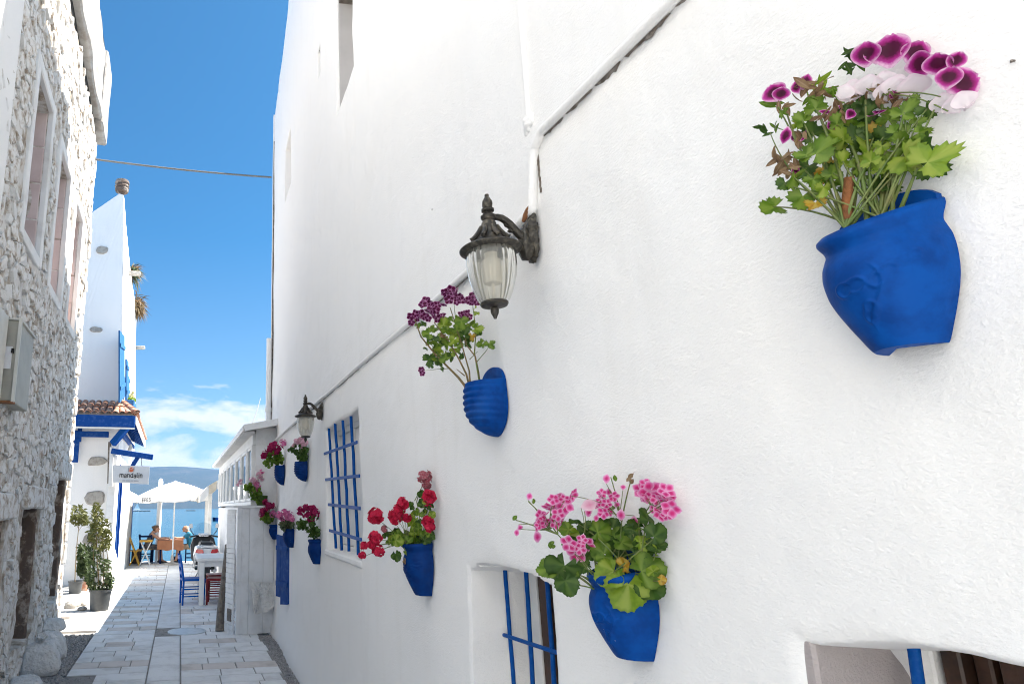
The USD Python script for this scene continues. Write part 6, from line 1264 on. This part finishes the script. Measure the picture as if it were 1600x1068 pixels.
parasol('white parasol mostly hidden behind the end pillar of the blue trimmed house', (-2.42, 23.35), 1.12, 2.18, 2.60, 8, .0)
top_mesh('post', lathe([(0, -.005), (.085, -.005), (.085, 2.68), (.075, 2.75), (.04, 2.80), (0, 2.81)], 18, centre=(-.70, 23.45, 0)), 'white_paint', 'thick white round topped post behind the diners', 'post', smooth=40)
aw = Thing('awning', 'white arched awning with a scalloped beige edge beside the hut', 'awning', (1.9, 19.8, 0))
ax_ = np.linspace(.58, 3.4, 16); az = 2.20 + .62 * np.sin(np.clip((ax_ - .58) / 2.82, 0, 1) * PI) ** .7
Y0, Y1 = 19.3, 22.9
U, V = np.meshgrid(np.arange(16), np.linspace(Y0, Y1, 5), indexing='ij'); P = np.stack([ax_[U], V, az[U]], -1); v1, f1 = grid(P); aw.add('canopy', (np.vstack([v1, v1 - (0, 0, .006)]), np.vstack([f1, f1[:, ::-1] + len(v1)])), 'canvas_white', smooth=True)
for k in range(12):
    x0, x1 = .58 + k * .235, .58 + k * .235 + .225; xs = np.linspace(x0, x1, 9); zt_ = np.interp(xs, ax_, az); zb_ = zt_ - .24 - .05 * np.sin((xs - x0) / .225 * PI); v1, f1 = grid(np.array([np.stack([xs, 0 * xs + Y0 - .012, zt_], 1), np.stack([xs, 0 * xs + Y0 - .02, zb_], 1)])); aw.add('scallop', (np.vstack([v1, v1 + (0, .005, 0)]), np.vstack([f1, f1[:, ::-1] + len(v1)])), 'canvas_beige' if k % 2 else 'canvas_white', smooth=True)
for k in range(15):
    y0 = Y0 + k * .235; ys_ = np.linspace(y0, y0 + .225, 9); zb_ = 2.20 - .20 - .05 * np.sin((ys_ - y0) / .225 * PI); v1, f1 = grid(np.array([np.stack([0 * ys_ + .575, ys_, 0 * ys_ + 2.20], 1), np.stack([0 * ys_ + .568, ys_, zb_], 1)])); aw.add('scallop', (np.vstack([v1, v1 + (.005, 0, 0)]), np.vstack([f1, f1[:, ::-1] + len(v1)])), 'canvas_beige' if k % 2 else 'canvas_white', smooth=True)
for x, y in ((.90, Y0 + .9), (3.2, Y0 + .9), (.90, Y1 - .2), (3.2, Y1 - .2)): aw.add('post', bx((x - .055, y - .055, -.005), (x + .055, y + .055, float(np.interp(x, ax_, az)) - .02), .008), 'white_planks')

# ---- the diners
M('skin', (.50, .27, .18), .55, var=8.0, col2=(.44, .22, .14)); M('hair_brown', (.10, .055, .03), .6, var=60.0, col2=(.16, .09, .05)); M('hair_grey', (.40, .37, .34), .7); M('dress_grey', (.09, .09, .10), .85, var=18.0, col2=(.18, .18, .19)); M('shirt_teal', (.01, .15, .24), .8, var=8.0, col2=(.008, .12, .20)); M('shorts_khaki', (.36, .31, .23), .85, var=8.0, col2=(.30, .25, .18)); M('shoe_dark', (.03, .028, .026), .7); M('lens_black', (.01, .01, .01), .2)
def ball(p, r): return m3.Manifold.sphere(float(r), 20).translate([float(q) for q in p])
def chain(pts): 
    out = None
    for (p, r), (q, s) in zip(pts, pts[1:]):
        b = m3.Manifold.batch_hull([ball(p, r), ball(q, s)]); out = b if out is None else out + b
    return out
def finish(man, ln=.018, it=8):
    a = man.refine_to_length(ln).to_mesh(); m = trimesh.Trimesh(a.vert_properties[:, :3], a.tri_verts, process=True); trimesh.smoothing.filter_taubin(m, iterations=it); return m
def hand(wr, d, up, side, curl=.6):
    """Palm and five fingers from the wrist along d; returns a Manifold."""
    wr, d, up = map(lambda q: np.asarray(q, float), (wr, d, up)); d /= np.linalg.norm(d); s = np.cross(d, up); s /= np.linalg.norm(s); u = np.cross(s, d)
    out = m3.Manifold.batch_hull([ball(wr, .024), ball(wr + d * .08 + s * .03, .013), ball(wr + d * .08 - s * .03, .013), ball(wr + d * .04 + s * .034 * side, .013)])
    for k, (o, L) in enumerate(((.030, .062), (.010, .074), (-.010, .070), (-.030, .055))):
        p0 = wr + d * .075 + s * o; p1 = p0 + (d * math.cos(curl * .5) - u * math.sin(curl * .5)) * L * .45; p2 = p1 + (d * math.cos(curl) - u * math.sin(curl)) * L * .32; p3 = p2 + (d * math.cos(curl * 1.5) - u * math.sin(curl * 1.5)) * L * .25
        out = out + chain([(p0, .0095), (p1, .009), (p2, .0082), (p3, .007)])
    t0 = wr + d * .025 + s * .03 * side; t1 = t0 + (d * .6 + s * side * .7 - u * .2) * .04; t2 = t1 + (d * .9 + s * side * .3 - u * .2) * .028
    return out + chain([(t0, .012), (t1, .010), (t2, .0085)])
def diner(label, cloth, f, x_hip, x_sh, x_head, z_head, y0, hair, top_mat, low_mat, dress, elbow, wrist):
    """f = +1 faces +x."""
    t = Thing('person', label, 'person', (x_hip, y0, 0)); P = lambda x, y, z: np.array([x, y0 + y, z])
    hip, wst, ch, nk, hd = P(x_hip, 0, .54), P(x_hip + f * .05, 0, .70), P(x_sh, 0, .90), P(x_sh + f * .035, 0, 1.02), P(x_head, 0, z_head)
    body = m3.Manifold.batch_hull([ball(hip + (0, .11, 0), .115), ball(hip - (0, .11, 0), .115), ball(wst + (0, .08, 0), .105), ball(wst - (0, .08, 0), .105)]) + m3.Manifold.batch_hull([ball(wst + (0, .08, 0), .105), ball(wst - (0, .08, 0), .105), ball(ch + (0, .11, 0), .095), ball(ch - (0, .11, 0), .095)]) + m3.Manifold.batch_hull([ball(ch + (0, .15, .04), .055), ball(ch - (0, .15, -.04), .055), ball(nk, .05), ball(ch, .1)]) + chain([(nk, .05), (hd - (f * .01, 0, .07), .052)])
    head_ = m3.Manifold.batch_hull([ball(hd + (-f * .022, 0, .022), .088), ball(hd + (f * .03, 0, .02), .074), ball(hd + (f * .055, 0, -.065), .034), ball(hd + (f * .02, .03, -.06), .04), ball(hd + (f * .02, -.03, -.06), .04)])
    head_ = head_ + m3.Manifold.batch_hull([ball(hd + (f * .096, 0, .02), .008), ball(hd + (f * .118, 0, -.015), .012), ball(hd + (f * .095, .014, -.02), .009), ball(hd + (f * .095, -.014, -.02), .009)]) + ball(hd + (f * .088, 0, -.052), .014) + ball(hd + (f * .085, 0, -.085), .02)
    for s in (-1, 1): head_ = head_ + m3.Manifold.batch_hull([ball(hd + (-f * .005, s * .085, .02), .014), ball(hd + (-f * .002, s * .083, -.022), .010)])
    body = body + head_; legs = []
    for s in (-1, 1):
        sh = ch + (0, s * .175, .035); el = P(elbow[0], s * .20, elbow[1]); wr = P(wrist[0], s * (.10 if s > 0 else .14), wrist[1] + .01 * s)
        body = body + chain([(sh, .052), (el, .038), (wr, .026)]) + hand(wr, (f, -s * .35, .02), (0, 0, 1), 1 if s * f < 0 else -1)
        kn = P(x_hip + f * .44, s * .12, .50); an = P(x_hip + f * (.40 if s > 0 else .50), s * .13, .09); hp = hip + (0, s * .10, -.01)
        body = body + chain([(hp, .085), (kn, .062)]) + chain([(kn, .062), (kn * .6 + an * .4 + np.array([-f * .015, 0, 0]), .055), (an, .035)]) + chain([(an, .035), (an + (f * .14, 0, -.055), .028)])
        legs.append((hp, kn, an))
    t.add('body', finish(body), 'skin', smooth=60)
    tor = m3.Manifold.batch_hull([ball(hip + (0, .11, 0), .128), ball(hip - (0, .11, 0), .128), ball(wst + (0, .08, 0), .118), ball(wst - (0, .08, 0), .118)]) + m3.Manifold.batch_hull([ball(wst + (0, .08, 0), .118), ball(wst - (0, .08, 0), .118), ball(ch + (0, .11, -.0), .106), ball(ch - (0, .11, .0), .106)])
    if not dress:
        tor = tor + m3.Manifold.batch_hull([ball(ch + (0, .155, .035), .066), ball(ch - (0, .155, -.035), .066), ball(nk - (0, 0, .035), .062)])
        for s in (-1, 1): sh = ch + (0, s * .175, .035); el = P(elbow[0], s * .20, elbow[1]); tor = tor + chain([(sh, .068), (sh * .35 + el * .65, .058)])
    t.add('dress' if dress else 'shirt', finish(tor, .025, 6), top_mat, smooth=60)
    low = None
    for hp, kn, an in legs: q = chain([(hp, .102), (hp * .12 + kn * .88, .078)]); low = q if low is None else low + q
    if dress: low = low + m3.Manifold.batch_hull([ball(legs[0][0] * .3 + legs[0][1] * .7, .08), ball(legs[1][0] * .3 + legs[1][1] * .7, .08), ball(hip, .1)])
    t.add('skirt' if dress else 'shorts', finish(low, .025, 6), low_mat, smooth=60)
    for hp, kn, an in legs: t.add('shoe', finish(m3.Manifold.batch_hull([ball(an + (-f * .03, 0, -.055), .036), ball(an + (f * .16, .01, -.065), .03), ball(an + (f * .12, -.015, -.06), .032), ball(an + (0, 0, -.03), .036)]), .02, 4), 'shoe_dark', smooth=60)
    if hair == 'bun': hm = m3.Manifold.batch_hull([ball(hd + (-f * .03, 0, .035), .095), ball(hd + (f * .02, 0, .06), .072)]) + ball(hd + (-f * .11, 0, .06), .045) + m3.Manifold.batch_hull([ball(hd + (-f * .06, .05, -.01), .05), ball(hd + (-f * .06, -.05, -.01), .05)]); t.add('hair', wavy(finish(hm, .02, 4), .008, 40), 'hair_brown', smooth=60)
    else: hm = m3.Manifold.batch_hull([ball(hd + (-f * .055, .05, -.015), .045), ball(hd + (-f * .055, -.05, -.015), .045), ball(hd + (-f * .065, 0, .0), .055)]); t.add('hair', wavy(finish(hm, .02, 4), .005, 40), 'hair_grey', smooth=60)
    for s in (-1, 1):
        if hair == 'bun': t.add('sunglass_lens', hull([hd + (f * x, s * y, z) for x, y, z in ((.100, .014, .012), (.090, .055, .012), (.098, .014, .040), (.088, .058, .040), (.094, .014, .012), (.094, .014, .04), (.07, .078, .035))]), 'lens_black')
        else: m = trimesh.creation.icosphere(2, .011); m.apply_translation(hd + (f * .094, s * .032, .018)); t.add('eye', m, 'lens_black', smooth=True)
    return t
diner('woman in a dark grey dress with sunglasses, leaning on the orange table', 'dress', 1, -1.02, -.88, -.76, 1.10, 23.0, 'bun', 'dress_grey', 'dress_grey', True, (-.66, .79), (-.42, .80))
diner('balding man in a teal shirt and khaki shorts facing the woman across the table', 'shirt', -1, .44, .34, .23, 1.10, 23.0, 'bald', 'shirt_teal', 'shorts_khaki', False, (.16, .80), (-.04, .80))
taverna_chair('dark blue chair under the woman at the orange table', (-1.03, 23.0, 0), 0, 'chair_navy')
taverna_chair('dark blue chair under the man at the orange table', (.46, 23.0, 0), PI, 'chair_navy')
ot = Thing('cafe_table', 'square table under an orange brown cloth at the quay edge', 'table', (-.26, 23.0, 0)); M('orange_cloth', (.40, .17, .085), .85, var=8.0, col2=(.34, .14, .07)); 
ot.add('tabletop', bx((-.66, 22.62, .70), (.14, 23.38, .735), .005), 'brown_wood')
for x in (-.60, .03): 
    for y in (22.68, 23.27): ot.add('leg', bx((x, y, -.005), (x + .055, y + .055, .699), .004), 'chair_navy')
n = 18; per = []
for k in range(4 * n):
    e, q = divmod(k, n); q /= n; c = [(-.68, 22.60), (.16, 22.60), (.16, 23.40), (-.68, 23.40), (-.68, 22.60)]; per.append(np.array(c[e]) * (1 - q) + np.array(c[e + 1]) * q)
per = np.array(per); ctr = np.array([-.26, 23.0]); rings = []
for z, gq in ((.742, .9), (.742, 1.0), (.73, 1.012), (.62, 1.02), (.50, 1.03), (.43, 1.035)):
    w = np.sin(np.arange(4 * n) * 1.15) * .018 * (.74 - z) / .3; rings.append(np.column_stack([ctr + (per - ctr) * (gq + w)[:, None], np.full(4 * n, z) + (z < .45) * np.sin(np.arange(4 * n) * .7) * .02]))
rings = np.array(rings); rings = np.concatenate([rings, rings[:, :1]], 1); v1, f1 = grid(rings); top = trimesh.Trimesh(np.vstack([rings[0, :-1], (*ctr, .742)]), [((k + 1) % (4 * n), 4 * n, k) for k in range(4 * n)], process=False)
top_mesh('tablecloth', cat_([trimesh.Trimesh(v1, f1, process=False), top]), 'orange_cloth', 'orange brown cloth draped over the diners table', 'tablecloth', smooth=50)
for k, (x, y) in enumerate(((-.30, 22.9), (-.12, 23.1))): top_mesh('glass', lathe([(0, .0), (.028, .0), (.034, .11), (.031, .11), (.026, .008), (0, .008)], 16, centre=(x, y, .743)), 'clear_glass', ('drinking glass nearer the woman on the orange cloth', 'drinking glass nearer the man on the orange cloth')[k], 'glass', smooth=40)
bagm = hull([(x, y, z) for x, y, z in ((-.26, 23.0, 0), (.12, 23.0, 0), (-.26, 23.2, 0), (.12, 23.2, 0), (-.2, 23.05, .2), (.06, 23.05, .2), (-.2, 23.15, .2), (.06, 23.15, .2))]).subdivide_to_size(.05); wavy(bagm, .02, 8, 2); bg = Thing('bag', 'dark blue bag on the ground under the orange table', 'bag', (-.07, 23.1, 0)); bg.add('bag_body', bagm, 'chair_navy', smooth=50); bg.add('strap', tube([(-.18, 23.1, .18), (-.12, 23.1, .30), (-.02, 23.1, .30), (.04, 23.1, .18)], .01, 6), 'chair_navy', smooth=50)
# yellow folding chair and table, stacked dark chairs, brown box
M('yellow_paint', (.62, .34, .03), .5, var=10.0, col2=(.54, .28, .02)); yc = Thing('folding_chair', 'yellow wooden folding chair at the far left, seen from the side', 'chair', (-1.38, 22.3, 0)); xq, yq = -1.42, 22.3
for s in (-.2, .2):
    yc.add('back_rail', obox((xq - .17, yq + s, .92), (xq + .20, yq + s, .0), .03, .035), 'yellow_paint'); yc.add('front_rail', obox((xq - .10, yq + s * .9, .0), (xq + .14, yq + s * .9, .50), .03, .035), 'yellow_paint')
for k in range(5): yc.add('seat_slat', bx((xq - .10 + k * .075, yq - .21, .44), (xq - .10 + k * .075 + .062, yq + .21, .46), .003), 'yellow_paint')
for k in range(4): z = .60 + k * .09; x = xq - .17 + (.92 - z) * .402; yc.add('back_slat', obox((x, yq - .21, z), (x, yq + .21, z), .07, .014, upv=(1, 0, .4)), 'yellow_paint')
yt = Thing('side_table', 'small yellow topped folding table beside the yellow chair', 'table', (-1.02, 22.35, 0)); yt.add('tabletop', bx((-1.24, 22.1, .72), (-.84, 22.6, .775), .004), 'yellow_paint')
for s in (22.15, 22.52): yt.add('leg', obox((-1.2, s, 0), (-.88, s, .718), .025, .025), 'white_paint'); yt.add('leg', obox((-.88, s + .03, 0), (-1.2, s + .03, .718), .025, .025), 'white_paint')
taverna_chair('dark blue chair standing behind the small yellow table', (-1.08, 23.05, 0), PI / 2, 'chair_navy')
ck = Thing('crate', 'dark brown wooden crate behind the yellow folding chair', 'crate', (-1.35, 22.95, 0))
for k in range(3): ck.add('board', bx((-1.52, 22.8, .02 + k * .14), (-1.25, 22.825, .14 + k * .14), .003), 'brown_wood'); ck.add('board', bx((-1.52, 23.1, .02 + k * .14), (-1.25, 23.125, .14 + k * .14), .003), 'brown_wood')
for y in (22.828, 23.075): 
    for x in (-1.52, -1.275): ck.add('corner_post', bx((x, y, -.005), (x + .025, y + .022, .42)), 'brown_wood')
ck.add('bottom', bx((-1.515, 22.83, .01), (-1.255, 23.095, .03)), 'brown_wood')
# ---- on the water
def hullboat(c, L, W, H, mat, t, yaw=0.0):
    xs = np.linspace(-1, 1, 15); V = []
    for x in xs:
        w = W / 2 * (1 - max(0, x) ** 2.2) * (1 - .25 * max(0, -x) ** 3); sh = H * (1 + .25 * x * x)
        V += [(x * L / 2, -w, sh), (x * L / 2, -w * .75, 0), (x * L / 2, w * .75, 0), (x * L / 2, w, sh)]
    P = np.array(V).reshape(15, 4, 3); P = np.concatenate([P, P[:, :1]], 1); v, f = grid(P); v[:, 2] -= H * .2
    cs, sn = math.cos(yaw), math.sin(yaw); v = np.column_stack([v[:, 0] * cs - v[:, 1] * sn, v[:, 0] * sn + v[:, 1] * cs, v[:, 2]]) + c; t.add('hull', (v, f), mat, smooth=40)
S0 = at_y(213.5, 797, 620); S0[2] = SEA; sb = Thing('sailboat', 'tiny white sailboat far out on the left of the bay', 'sailboat', S0); hullboat(S0, 6.5, 2.2, .9, 'white_paint', sb); sb.add('mast', tube([S0 + (0, 0, .5), S0 + (0, 0, 8.0)], .07, 6), 'white_paint'); sb.add('mainsail', slab_from([S0 + (.1, 0, 1.3), S0 + (.1, 0, 7.8), S0 + (2.9, .3, 1.3)], (0, -1, 0), .03), 'canvas_white'); sb.add('jib', slab_from([S0 + (-.1, 0, 6.6), S0 + (-.1, 0, 1.2), S0 + (-2.6, 0, 1.0)], (0, -1, 0), .03), 'canvas_white')
for lab, xs_, yy_ in (('line of dark floating rafts on the left side of the bay', (208, 214, 220, 226, 232), 560), ('short line of dark floating rafts right of the parasol pole', (293, 298, 303), 640)):
    c = at_y(xs_[0], 798, yy_); rf = Thing('fish_farm', lab, 'raft', (c[0], c[1], SEA))
    for x in xs_:
        c = at_y(x, 798, yy_); rf.add('float', bx((c[0] - 1.4, yy_ - 1.5, SEA - .2), (c[0] + 1.4, yy_ + 1.5, SEA + .8), .1), 'grey_wood')
        rf.add('walkway', bx((c[0] - 1.9, yy_ - .4, SEA - .1), (c[0] + 1.9, yy_ + .4, SEA + .25)), 'grey_wood')
B0 = at_y(347, 800, 150); B0[2] = SEA; mbt = Thing('moored_boat', 'small moored boat with a mast close to the hut edge', 'boat', B0); hullboat(B0, 4.2, 1.7, .8, 'wood_blue', mbt, .5); mbt.add('mast', tube([B0 + (0, 0, .3), B0 + (0, 0, 3.4)], .04, 6), 'white_paint'); mbt.add('cabin', bx(B0 + (-.9, -.5, .5), B0 + (.4, .5, 1.3), .05), 'white_paint')

# ---- sea air
MAT['haze_air'] = usdkit.material(stage, '/World/Looks/haze_air', {'v': ('principled_volume', {'color': (.16, .45, .95), 'density': 1.0e-4, 'anisotropy': .2})}, [], volume='v.volume')
top_mesh('haze', bx((-7000, -60, -9), (7000, 6000, 240)), 'haze_air', 'pale blue sea haze over the bay', kind='stuff')
